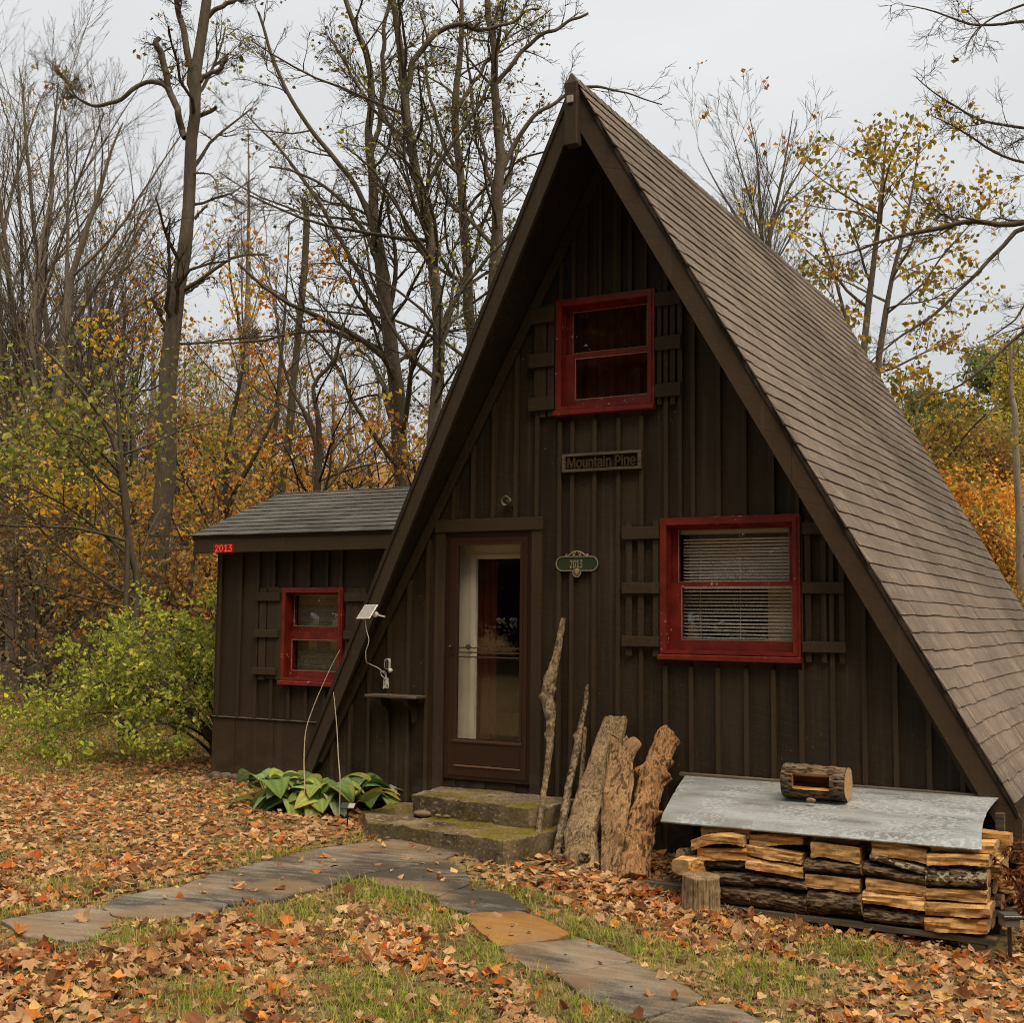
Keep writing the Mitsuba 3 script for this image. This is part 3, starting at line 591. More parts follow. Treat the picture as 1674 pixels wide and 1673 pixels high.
# old flood lamp over the door
fl = thing('flood_lamp', 'old round metal flood lamp without bulb above the door', 'lamp')
c0 = onY(829, 819, -.05); ax = unit([.02, -.97, -.10])
def revolve(prof, o, axis, n=24):
    """prof rows (radius, along)."""
    axis = unit(axis); a = unit(np.cross(axis, [0, 0, 1.0])); b = np.cross(axis, a); prof = np.asarray(prof, float); k_ = len(prof); t = np.arange(n) * 2 * np.pi / n
    V = np.asarray(o) + prof[:, None, 1:2] * axis + prof[:, None, 0:1] * (np.cos(t)[None, :, None] * a + np.sin(t)[None, :, None] * b)
    i, j = np.meshgrid(np.arange(k_ - 1), np.arange(n), indexing='ij'); F = np.stack([i * n + j, (i + 1) * n + j, (i + 1) * n + (j + 1) % n, i * n + (j + 1) % n], -1).reshape(-1, 4)
    return tri(V.reshape(-1, 3), F)
m = revolve([(.0, -.075), (.018, -.075), (.022, -.06), (.030, -.035), (.0385, -.01), (.0395, .022), (.0365, .022), (.034, .0), (.026, -.03), (.0, -.05)], c0 + ax * .015, ax)
put(f'{fl}__housing', m, 'vc_gloss', smooth=30, color=None if False else colv(m, (.17, .155, .125))) if False else put(f'{fl}__housing', m, 'vc_gloss', smooth=True, color=colv(m, (.17, .155, .125)))
m = revolve([(.0, .0), (.011, .0), (.012, .022), (.0, .022)], c0 - ax * .025, ax, 12); put(f'{fl}__socket', m, 'vc_matte', color=colv(m, (.42, .40, .34)))
m = cat_([beam(c0 - ax * .05, (c0[0] + .012, -.006, c0[2] - .02), .016, .016), bx(c0[0] - .012, c0[0] + .038, -.016, -.003, c0[2] - .05, c0[2] + .02, .003), bx(c0[0] + .008, c0[0] + .018, -.012, -.003, c0[2] - .085, c0[2] - .0505)])
put(f'{fl}__bracket', m, 'vc_gloss', color=colv(m, (.05, .04, .03)))
m = trimesh.creation.icosphere(1, .006); m.apply_translation(c0 + ax * .02 + np.array([0, 0, .042])); put(f'{fl}__thumb_screw', m, 'vc_gloss', color=colv(m, (.35, .33, .28)))
# small shelf on brackets
shf = thing('wall_shelf', 'small brown wall shelf on two curved brackets left of the door', 'shelf')
a_, b_ = onY(600, 1140, -.16), onY(693, 1140, -.05)
sx0, sx1, sz = a_[0] + .01, b_[0] + .01, .632
m = bx(sx0, sx1, -.215, -.022, sz, sz + .024, .003); put(f'{shf}__board', m, 'grey_board', uv=uvc(m, .0))
for xx in (sx0 + .12, sx1 - .13):
    prof = Polygon([(-.022, sz - .001), (-.185, sz - .001), (-.185, sz - .035), (-.165, sz - .07), (-.12, sz - .085), (-.085, sz - .115), (-.065, sz - .155), (-.060, sz - .215), (-.022, sz - .215)])
    m = trimesh.creation.extrude_polygon(prof, .036, engine='earcut'); m.vertices = np.c_[xx + m.vertices[:, 2], m.vertices[:, 0], m.vertices[:, 1]]; put(f'{shf}__bracket', m, 'stained_wood', uv=uvc(m, .35))
# solar panel, camera and cable
white = (.62, .62, .60)
sp = thing('solar_charger', 'small white framed solar panel on the left rake board', 'solar panel')
yp = -.30
P4 = [onY(582.5, 1012, yp - .12), onY(608, 1010, yp - .03), onY(621.5, 987.5, yp), onY(596.5, 988.5, yp - .09)]
k__ = 9.75 / FOC; P4[1] = P4[0] + k__ * (26 * RIGHT - 2 * DOWN - 20 * FWD); P4[3] = P4[0] + k__ * (13.5 * RIGHT - 23.5 * DOWN + 20 * FWD); P4[2] = P4[1] + P4[3] - P4[0]; P4 = np.array(P4); e1 = unit(P4[1] - P4[0]); e2 = P4[3] - P4[0]; e2 = unit(e2 - e1 * (e2 @ e1)); n_ = np.cross(e1, e2); wd, ht = np.linalg.norm(P4[1] - P4[0]), np.linalg.norm(P4[3] - P4[0])
if n_[2] < 0: n_ = -n_
F_ = frame(P4[0], e1, e2, np.cross(e1, e2)); so = 1 if np.cross(e1, e2) @ n_ > 0 else -1
m = bx(0, wd, 0, ht, -.007, .004, .002); m.apply_transform(F_); put(f'{sp}__frame', m, 'vc_gloss', color=colv(m, white))
m = bx(.006, wd - .006, .006, ht - .006, *sorted((so * .0043, so * .0052))); m.apply_transform(F_); put(f'{sp}__cells', m, 'vc_gloss', color=colv(m, (.23, .22, .20)))
c1 = onY(614, 1005, yp - .02); m = trimesh.creation.icosphere(3, .026); m.apply_translation(c1); m = cat_([m, beam(c1, c1 + np.array([.03, .10, -.02]), .014, .014), beam(c1, P4.mean(0), .014, .014)]); put(f'{sp}__mount', m, 'vc_gloss', color=colv(m, white))
sc_ = thing('security_camera', 'small black and white security camera above the wall shelf', 'camera')
cc = onY(632.5, 1086, -.09)
ca, cb, cn = unit([.95, .31, 0]), np.array([0, 0, 1.0]), unit([.31, -.95, 0])
cap_ = LineString([(0, -.026), (0, .026)]).buffer(.0215, 10)
m = trimesh.creation.extrude_polygon(cap_, .05, engine='earcut'); m.apply_translation([0, 0, -.05]); m.apply_transform(frame(cc, ca, cb, -cn if np.cross(ca, cb) @ cn < 0 else cn)); put(f'{sc_}__housing', m, 'vc_gloss', color=colv(m, white))
nn2 = np.cross(ca, cb); sgn = 1 if nn2 @ cn > 0 else -1
m = trimesh.creation.extrude_polygon(cap_.buffer(-.005), .003, engine='earcut'); m.apply_transform(frame(cc + nn2 * .0004, ca, cb, nn2)); put(f'{sc_}__face', m, 'vc_gloss', color=colv(m, (.012, .012, .013)))
for dz in (-.022, 0, .022):
    m = trimesh.creation.icosphere(1, .0045); m.apply_translation(cc + nn2 * .0035 + np.array([0, 0, dz])); put(f'{sc_}__lens', m, 'vc_gloss', color=colv(m, (.16, .17, .19)))
m = trimesh.creation.icosphere(3, .021); m.apply_translation(onY(638, 1096.5, -.055)); m = cat_([m, beam(onY(638, 1096.5, -.055), cc + np.array([0, .02, -.03]), .012, .012), beam(onY(638, 1096.5, -.055), onY(640, 1097, 0), .016, .016)]); put(f'{sc_}__mount', m, 'vc_gloss', color=colv(m, white))
pts = [onY(597, 1013, yp - .08), onY(599, 1030, yp - .07), onY(603, 1046, yp - .05), onY(598, 1066, yp - .03), onY(599, 1082, yp + .02), onY(606, 1087, -.16), onY(620, 1094, -.08), onY(629, 1103, -.05), onY(632, 1110, -.05)]
cp = [spline(pts, 50)]
t = np.linspace(0, 2 * np.pi * 4, 120); o = onY(631, 1117, -.045)
cp.append(np.c_[o[0] + .022 * np.sin(t * 1.13 + .6) * (.6 + .4 * np.sin(t * .37)), o[1] + .012 * np.cos(t * .8), o[2] + .045 * np.cos(t) - .006 * np.sin(2.3 * t)])
cp.append(spline([onY(632, 1110, -.05), onY(624, 1105, -.05), onY(622, 1099, -.05), onY(628, 1098, -.05), onY(632, 1104, -.05), onY(631, 1122, -.045)], 30))
m = cat_([tubes(p_, np.full(len(p_), .0042), 6) for p_ in cp]); cab = put('camera_cable', m, 'vc_gloss', smooth=True, color=colv(m, white), label='thin white cable running from the solar panel to the security camera', cat='cable')

# ================================================================== STEPS
def slab(poly, z0, z1, key, seed, bsdf, uvv, cell=.05, rough=.012, **kw):
    """A rough cast or split slab: a fine top and side surface pushed about by noise."""
    poly = poly.buffer(-.012).buffer(.012); ring = np.array(poly.exterior.segmentize(cell).coords)[:-1]
    if Polygon(ring).exterior.is_ccw is False: ring = ring[::-1]
    c = ring.mean(0); lv = [(1.0, z0), (1.0, z0 + (z1 - z0) * .5), (1.0, z1 - .012), (.992, z1 - .003)] + [(k_, z1) for k_ in np.linspace(.97, .04, max(3, int(np.abs(ring - c).max() / cell)))]
    V = np.array([np.r_[c + (p_ - c) * k_, z] for k_, z in lv for p_ in ring]); n = len(ring)
    d = meshkit.fbm(V * 7 + seed, 3, seed)[:, None] - .5; dx = meshkit.fbm(V * 16 + seed + 30, 3, seed + 1) - .5; dy = meshkit.fbm(V * 16 + seed + 60, 3, seed + 2) - .5
    V[:, 2] += d[:, 0] * rough * 1.2 * (V[:, 2] > z0 + .01); V[:, 0] += dx * rough * 2.2; V[:, 1] += dy * rough * 2.2
    F = [[k_ * n + j, k_ * n + (j + 1) % n, (k_ + 1) * n + (j + 1) % n, (k_ + 1) * n + j] for k_ in range(len(lv) - 1) for j in range(n)]
    m = tri(V, F); return put(key, m, bsdf, smooth=35, uv=None, **kw) if uvv is None else put(key, trimesh.Trimesh(*(lambda mm: (mm.vertices, mm.faces))(trimesh.graph.smooth_shade(m, angle=math.radians(35), facet_minarea=None)), process=False), bsdf, smooth=True, uv=None, **kw) if False else put(key, m, bsdf, smooth=True, uv=uvc(m, *uvv), **kw)
steps = thing('doorstep', 'two mossy old concrete steps in front of the door', 'steps')
lowp = Polygon([(-.46, -.03), (-.44, -.68), (-.16, -1.04), (.55, -1.15), (1.26, -1.25), (1.33, -1.02), (1.33, -.03)])
upp = Polygon([(-.06, -.032), (-.02, -.56), (.10, -.62), (.62, -.66), (1.17, -.72), (1.25, -.66), (1.26, -.032)])
slab(lowp, -.62, -.285, f'{steps}__lower_step', 11, 'mossy_concrete', (.5, .5), rough=.042)
slab(upp, -.30, -.125, f'{steps}__upper_step', 23, 'mossy_concrete', (.7, .5), rough=.030)
rp_ = np.random.RandomState(9)
for (x, y, r) in ((.15, -.665, .062), (.31, -.675, .022), (.40, -.68, .026)):
    m = trimesh.creation.icosphere(2, r); v = m.vertices; m.vertices = v * (1 + .3 * (meshkit.fbm(v * 18 + x * 40, 2, 1)[:, None] - .5)) * [1.35, .8, .5] + [x, y, -.258]
    put(f'{steps}__stone', m, 'bluestone', smooth=True, uv=uvc(m, rp_.uniform(.2, .45), .35))

# ================================================================== FLAGSTONE PATH
FL = [
    ([(5, 1504), (75, 1493), (150, 1486), (176, 1491), (186, 1501), (176, 1518), (156, 1531), (120, 1538), (75, 1533), (43, 1531), (20, 1516)], .62, 0),
    ([(173, 1483), (191, 1469), (251, 1454), (291, 1452), (326, 1463), (368, 1478), (349, 1488), (301, 1499), (256, 1508), (221, 1501), (190, 1497)], .60, 0),
    ([(296, 1450), (345, 1430), (420, 1412), (500, 1393), (600, 1377), (660, 1371), (750, 1384), (763, 1391), (700, 1410), (655, 1417), (596, 1427), (545, 1444), (460, 1470), (378, 1478), (330, 1461)], .36, .08),
    ([(592, 1431), (663, 1419.5), (729, 1407), (758, 1428), (766, 1444), (718, 1464), (680, 1455), (625, 1448)], .16, .05),
    ([(718, 1469), (767, 1450), (797, 1455), (827, 1465), (860, 1486), (815, 1490), (767, 1491), (735, 1483)], .10, .0),
    ([(761, 1497), (770, 1494), (850, 1491), (898, 1510), (927, 1525), (910, 1534), (815, 1546), (793, 1530)], .40, 1.0),
    ([(822, 1551), (880, 1543), (918, 1537), (952, 1536), (1033, 1567), (1014, 1575), (976, 1584), (911, 1589), (870, 1584), (840, 1564)], .34, .08),
    ([(918, 1596), (1033, 1576), (1090, 1600), (1143, 1629), (1109, 1648), (1057, 1662), (1010, 1652), (952, 1624)], .24, .02),
    ([(1062, 1668), (1120, 1650), (1190, 1643), (1275, 1690), (1235, 1745), (1130, 1735)], .42, .12)]
stones_xy = []
scene_path = thing('path', None, None, kind='structure')
labels['path'] = {'kind': 'structure'}
for i, (pp, tone, rust) in enumerate(FL):
    g_ = np.array([onG(u, v, .02) for u, v in pp]); po = Polygon(g_[:, :2]).buffer(.015); stones_xy.append(po)
    zt = g_[:, 2].mean() ; key = f'path__flagstone'
    poly = po.buffer(-.03, join_style=1).buffer(.03); ring = np.array(poly.exterior.segmentize(.06).coords)[:-1]; c = ring.mean(0); n = len(ring)
    ring = ring + .05 * (np.c_[meshkit.fbm(np.c_[ring * 4, ring[:, 0] * 0 + i], 3, 1), meshkit.fbm(np.c_[ring * 4, ring[:, 0] * 0 + i], 3, 2)] - .5)
    ks = [(1.0, -.06), (1.0, .0), (.993, .006)] + [(k_, .008) for k_ in np.linspace(.965, .03, 14)]
    V = []
    for k_, dz in ks:
        q_ = c + (ring - c) * k_; zz = zg(q_[:, 0], q_[:, 1]) + .014 + dz
        zz = zz + (.016 * (meshkit.fbm(np.c_[q_ * [2.2, 5], q_[:, 0] * 0 + i * 3], 4, 7) - .5) if dz > 0 else 0); V.append(np.c_[q_, zz])
    V = np.vstack(V); F = [[k_ * n + j, k_ * n + (j + 1) % n, (k_ + 1) * n + (j + 1) % n, (k_ + 1) * n + j] for k_ in range(len(ks) - 1) for j in range(n)]
    m = tri(V, F); put(key, m, 'bluestone', smooth=True, uv=uvc(m, tone, rust))
path_area = unary_union(stones_xy)

# ================================================================== LEANING STICKS AND LOGS
def gnarl(pts, sides, rings, seed, amp, flat=1.0, knobs=(), facing=(0, -1, 0), fine=.25, freq=9, ridge=.0, jag=.0, sq=0):
    """A standing log: skeleton rows (x, y, z, radius); 'flat' squeezes it front to back; knobs (ring fraction, angle, size)."""
    S = spline(pts, rings); P, R = S[:, :3], S[:, 3]
    t = np.gradient(P, axis=0); t /= np.linalg.norm(t, axis=1, keepdims=True)
    f_ = np.asarray(facing, float); a = np.cross(t, f_); a /= np.linalg.norm(a, axis=1, keepdims=True); b = np.cross(t, a)
    ang = np.arange(sides) * 2 * np.pi / sides
    U = np.linspace(0, 1, rings)[:, None]
    q_ = np.stack([np.cos(ang)[None] * 1.1 + 0 * U, np.sin(ang)[None] * 1.1 + 0 * U, U * np.ones((1, sides)) * (freq * .35)], -1)
    k_ = 1 + ridge * 2 * (meshkit.fbm(np.stack([np.cos(ang)[None] * 5.5 + 0 * U, np.sin(ang)[None] * 5.5 + 0 * U, U * np.ones((1, sides)) * freq * .16], -1) + seed, 3, seed + 9) - .5) + amp * 2 * (meshkit.fbm(q_ * 1.6 + seed, 4, seed) - .5) + fine * amp * 2 * (meshkit.fbm(q_ * [7, 7, 2.0] + seed, 3, seed + 5) - .5)
    for uf, an, sz, wd in knobs:
        da = np.angle(np.exp(1j * (ang[None] - an))); k_ = k_ + sz * np.exp(-(((U - uf) / wd) ** 2 + (da / .55) ** 2))
    if sq: k_ = k_ * (np.abs(np.cos(ang)) ** sq + np.abs(np.sin(ang)) ** sq)[None] ** (-1.0 / sq)
    P_ = P; V = P[:, None] + (R[:, None] * k_)[..., None] * (np.cos(ang)[None, :, None] * a[:, None] + flat * np.sin(ang)[None, :, None] * b[:, None])
    i, j = np.meshgrid(np.arange(rings - 1), np.arange(sides), indexing='ij')
    F = np.stack([i * sides + j, i * sides + (j + 1) % sides, (i + 1) * sides + (j + 1) % sides, (i + 1) * sides + j], -1).reshape(-1, 4)
    if jag:
        jj = meshkit.fbm(np.stack([np.cos(ang) * 3.2 + seed, np.sin(ang) * 3.2, 0 * ang], -1), 3, seed + 3) - .42; V = V + (np.clip((U - .86) / .14, 0, 1) ** 2)[..., None] * (jag * jj)[None, :, None] * t[-1]
    V = V.reshape(-1, 3); n0 = len(V); V = np.vstack([V, P[0] - t[0] * .004, V[-sides:].mean(0)]); cf = []
    for s in range(sides): cf += [[n0, (s + 1) % sides, s], [n0 + 1, (rings - 1) * sides + s, (rings - 1) * sides + (s + 1) % sides]]
    F = np.vstack([np.vstack([F[:, [0, 1, 2]], F[:, [0, 2, 3]]]), cf]); m = trimesh.Trimesh(V, F, process=False)
    if m.volume < 0: m.invert()
    return m
def pole(px, y0, y1, rad):
    """Skeleton from photograph points, leaning from y0 at the foot to y1 at the top."""
    n = len(px); out = []
    v0, v1 = px[0][1], px[-1][1]
    for (u, v), r in zip(px, rad):
        y = y0 + (y1 - y0) * (v0 - v) / (v0 - v1); p_ = onY(u, v, y); out.append((*p_, r))
    return out
ft = lambda px: 10.0 / 2015 * px / 2
k1 = pole([(873, 1412), (884, 1330), (894, 1260), (900, 1200), (899, 1165), (895, 1135), (900, 1110), (908, 1080), (915, 1045), (921, 1012)], -.86, -.06, [ft(9), ft(9), ft(10), ft(12), ft(19), ft(21), ft(20), ft(15), ft(11), ft(9)])
m = gnarl(k1, 24, 190, 3, .34, .85, [(.45, 1.2, .8, .016), (.50, 3.6, .9, .018), (.53, 5.0, .7, .014), (.58, 5.2, .8, .016), (.62, 2.0, .7, .014), (.66, 3.9, .6, .012), (.70, .6, .4, .012)], freq=60, fine=.7); put('leaning_stick', m, 'weathered_wood', smooth=True, uv=uvc(m, .1, .45), label='tall gnarled grey stick leaning beside the doorstep', cat='stick')
k2 = pole([(907, 1412), (920, 1345), (932, 1275), (943, 1225), (950, 1185), (957, 1150), (960, 1120)], -.80, -.06, [ft(14), ft(13), ft(12), ft(12), ft(10), ft(8), ft(4)])
m = gnarl(k2, 18, 130, 8, .24, .9, [(.70, 3.4, .9, .02), (.3, 1, .3, .03), (.95, 3.3, .9, .008)], freq=45, fine=.8); put('leaning_stick', m, 'weathered_wood', smooth=True, uv=uvc(m, .25, .7), label='lichen spotted stick with broken tip left of the driftwood logs', cat='stick')
k3 = pole([(941, 1370), (948, 1300), (953, 1240), (957, 1190)], -.50, -.04, [ft(8), ft(8), ft(7), ft(6)])
m = gnarl(k3, 10, 50, 12, .2, 1, freq=30); put('leaning_stick', m, 'weathered_wood', smooth=True, uv=uvc(m, .5, .3), label='thin brown stick behind the lichen spotted stick', cat='stick')
kA = pole([(951, 1432), (952, 1400), (951, 1362), (962, 1318), (978, 1270), (990, 1230), (1000, 1200), (1006, 1176)], -.98, -.06, [ft(49), ft(51), ft(50), ft(48), ft(46), ft(44), ft(42), ft(40)])
m = gnarl(kA, 72, 150, 21, .09, .42, [(.14, 4.35, .55, .035), (.10, 4.9, .30, .03), (.0, 2.9, .2, .05)], freq=14, fine=1.1, ridge=.05, jag=.05, sq=5); put('driftwood_log', m, 'weathered_wood', smooth=True, uv=uvc(m, .12, .0), label='tall broad tan slab of wood leaning on the wall', cat='log')
kn = []
kc = onY(957, 1402, -.965) + np.array([0, -.012, 0])
for r_, th_ in ((.034, .013), (.022, .009)):
    a_ = np.linspace(0, 2 * np.pi, 20); q_ = np.c_[kc[0] + r_ * np.cos(a_) * 1.1, np.full(20, kc[1]) + .004 * np.sin(3 * a_), kc[2] + r_ * np.sin(a_) * .9]; kn.append(tubes(q_, th_ * (1 + .25 * np.sin(5 * a_)), 7))
m = trimesh.creation.icosphere(2, .020); m.vertices = m.vertices * [1, .4, .9] + kc; kn.append(m); m = cat_(kn); put('driftwood_log__knot', m, 'weathered_wood', smooth=True, uv=uvc(m, .9, .9))
kB = pole([(1002, 1450), (1002, 1400), (1005, 1340), (1010, 1280), (1013, 1240), (1014, 1213)], -1.08, -.30, [ft(30), ft(34), ft(42), ft(44), ft(40), ft(30)])
m = gnarl(kB, 64, 130, 33, .10, .5, [(.97, 6.1, .9, .05), (.93, 0.1, .55, .05), (.95, 3.0, .25, .03)], freq=18, fine=1.5, ridge=.24, jag=.22, sq=4); put('driftwood_log', m, 'weathered_wood', smooth=True, uv=uvc(m, .55, .12), label='brown split log standing in front of the tall tan slab', cat='log')
kC = pole([(1035, 1444), (1040, 1400), (1048, 1350), (1056, 1315), (1066, 1275), (1076, 1240), (1088, 1212), (1100, 1200)], -1.06, -.10, [ft(52), ft(47), ft(46), ft(40), ft(39), ft(37), ft(36), ft(33)])
m = gnarl(kC, 72, 170, 45, .13, .72, [(.40, 5.9, 1.0, .035), (.46, 5.3, .6, .03), (.30, 3.4, .55, .03), (.25, 5.4, .5, .03), (.22, 4.4, .35, .03), (.72, 3.3, .8, .035), (.68, 6.0, .7, .03), (.79, 0.0, .5, .03), (.62, 4.6, .45, .025), (.52, 3.0, -.25, .05), (.86, 2.8, -.15, .05)], freq=22, fine=1.5, ridge=.22, jag=.02); put('driftwood_log', m, 'weathered_wood', smooth=True, uv=uvc(m, .85, .1), label='knobbly reddish log leaning next to the wood rack', cat='log')
st0 = onG(1135, 1497); st = st0 + np.array([0, .12, 0])
m = gnarl([(st[0], st[1], st[2] - .08, .132), (st[0], st[1], st[2] + .1, .126), (st[0] + .005, st[1], st[2] + .235, .121)], 40, 30, 51, .06, 1.0, freq=6, fine=1.6); put('tree_stump', m, 'weathered_wood', smooth=40, uv=None, label='short sawn stump in the grass at the left end of the woodpile', cat='stump') if False else put('chopping_stump', m, 'weathered_wood', smooth=True, uv=uvc(m, .1, .15), label='short sawn stump in the grass at the left end of the woodpile', cat='stump')
p_ = onG(1075, 1462); m = bx(p_[0] - .18, p_[0] + .30, p_[1] + .10, p_[1] + .20, p_[2] - .03, p_[2] + .05, .006); put('timber_offcut', m, 'grey_board', uv=uvc(m, .0), label='dark timber offcut lying behind the stump', cat='timber')

# ================================================================== WOOD RACK AND FIREWOOD
YF = -1.27                                   # front face of the stack
rack = thing('wood_rack', 'low firewood rack with a bent galvanised sheet roof', 'rack')
zr = onY(1400, 1512, YF)[2]
x_l, x_r = onY(1166, 1490, YF)[0], onY(1628, 1539, YF)[0]
for y in (YF + .01, YF + .62): 
    m = bx(x_l - .05, x_r, y, y + .09, zr - .028, zr + .010, .003); put(f'{rack}__rail', m, 'grey_board', uv=uvc(m, .05))
for x in (x_l + .1, x_l + .75, 4.02, x_r - .1):
    for y in (YF + .015, YF + .625):
        z0 = float(zg(x, y)); m = bx(x - .04, x + .04, y, y + .08, z0 - .05, zr - .0285, .003); put(f'{rack}__foot', m, 'grey_board', uv=uvc(m, .35))
for x, y in ((x_l + .0, -.20), (x_l - .04, YF + .08), (x_r - .14, -.20), (x_r - .32, YF + .22)):
    m = bx(x, x + .06, y, y + .06, -.75, .05 if y > -.5 else -.04, .003); put(f'{rack}__post', m, 'grey_board', uv=uvc(m, .1))
m = bx(2.16, 4.49, -.075, -.028, .125, .152, .003); put(f'{rack}__back_batten', m, 'grey_board', uv=uvc(m, .55))
BL, FLc, FR, BRc = np.array([2.215, -.085, .128]), np.array([2.49, -1.25, -.008]), np.array([4.575, -1.27, .006]), np.array([4.515, -.085, .138])
U, W = np.meshgrid(np.linspace(0, 1, 60), np.linspace(0, 1, 34), indexing='ij')
Pz = BL[None, None] * ((1 - U) * (1 - W))[..., None] + BRc * (U * (1 - W))[..., None] + FLc * ((1 - U) * W)[..., None] + FR * (U * W)[..., None]
Pz[..., 2] += .018 * np.clip(1 - np.abs(W - .44) / .56, 0, 1) - .016 * np.exp(-((W - .46) / .016) ** 2) - .030 * np.clip((W - .95) / .05, 0, 1) + .0035 * np.sin(7 * U + 2) * W
Pz[..., 0] -= .035 * np.clip((U - .9) / .1, 0, 1) * np.sin(np.pi * W)
n_, k_ = 60, 34; F = [[i * k_ + j, (i + 1) * k_ + j, (i + 1) * k_ + j + 1, i * k_ + j + 1] for i in range(n_ - 1) for j in range(k_ - 1)]
top = tri(Pz.reshape(-1, 3), F); bot = tri(Pz.reshape(-1, 3) - [0, 0, .004], np.array(F)[:, ::-1]); m = cat_([top, bot])
put(f'{rack}__roof_sheet', m, 'galvanised_sheet', smooth=True, uv=uvc(m, .5))
m = tubes(np.array([FLc + [0, -.003, -.030], (FLc + FR) / 2 + [0, -.003, -.031], FR + [-.03, -.003, -.030]]), np.full(3, .009), 8, True); put(f'{rack}__roof_hem', m, 'galvanised_sheet', smooth=True, uv=uvc(m, .5))

rl = np.random.RandomState(21)
def split_log(x0, x1, z_bl, z_tl, tilt, y0, y1, kind, seed, tone, arch=0.0):
    """A split billet along x. kind 0: split face to the front, 1: bark, 2: bark with lichen. tilt: drop of the right end."""
    r = np.random.RandomState(seed); n = 22; h = z_tl - z_bl; d = y1 - y0
    if kind == 0:
        prof = [(0, .04), (0, .35), (0.0, .7), (.03, .97), (.25, 1.0), (.55, .98), (.9, .93), (1, .6), (.85, .2), (.6, .02), (.3, 0), (.06, 0)]
        kd = [0, 0, 0, 0, 0, 0, 0, 1, 1, 1, 1 if r.rand() < .6 else 0, 0]
    else:
        t = np.linspace(math.pi * 1.40, math.pi * .42, 10); prof = [(.5 + .5 * math.cos(a), .5 + .5 * math.sin(a)) for a in t] + [(.95, .8), (.98, .25), (.75, .02)]
        kd = [kind] * 10 + [0, 0, 0]
    prof = np.array(prof, float); k_ = len(prof)
    U_ = np.linspace(0, 1, n); V, UV = [], []
    jag = r.normal(0, .10, (4, k_))
    for i, u in enumerate(U_):
        p = prof.copy(); w = u * 3; a = int(min(w, 2)); fr = w - a; jj = jag[a] * (1 - fr) + jag[a + 1] * fr
        q_ = np.c_[np.full(k_, u * 4 + seed), p * 2.0]; nn_ = meshkit.fbm(q_ * [1, 1.5, 1.5], 3, seed) - .5; n2 = meshkit.fbm(q_ * [5, 6, 6], 2, seed + 1) - .5
        rough = .26 if kind else .22
        c = np.array([.5, .5]); rad = p - c; s = 1 + nn_ * rough * 1.2 + n2 * rough * .7 + (jj * .55 if kind == 0 else jj * .22)
        q2 = c + rad * s[:, None]
        x = x0 + (x1 - x0) * u + (n2 * .012 if i in (0, n - 1) else 0)
        z = z_bl + q2[:, 1] * h - tilt * u + arch * math.sin(math.pi * u)
        V.append(np.c_[np.full(k_, 1.0) * x, y0 + q2[:, 0] * d, z]); UV.append(np.c_[np.full(k_, tone), kd])
    V = np.vstack(V); UV = np.vstack(UV)
    F = [[i * k_ + j, i * k_ + (j + 1) % k_, (i + 1) * k_ + (j + 1) % k_, (i + 1) * k_ + j] for i in range(n - 1) for j in range(k_)]
    F = np.array(F); T_ = np.vstack([F[:, [0, 1, 2]], F[:, [0, 2, 3]]]); ms = []
    caps = []
    for e, base in ((0, 0), (1, (n - 1) * k_)):
        c0 = len(V); ringv = V[base:base + k_]; V = np.vstack([V, ringv, ringv.mean(0)]); UV = np.vstack([UV, np.c_[np.full(k_ + 1, tone), np.full(k_ + 1, 3.0)]])
        for j in range(k_): caps.append([c0 + k_, c0 + (j + 1) % k_, c0 + j] if e == 0 else [c0 + k_, c0 + j, c0 + (j + 1) % k_])
    m = trimesh.Trimesh(V, np.vstack([T_, caps]), process=False)
    if m.volume < 0: m.invert()
    return m, UV
C4 = lambda x, y: (1100 + x * .2745, 1340 + y * .2745); C5 = lambda x, y: (1380 + x * .269, 1340 + y * .269)
names = ['first', 'second', 'third', 'fourth', 'fifth']
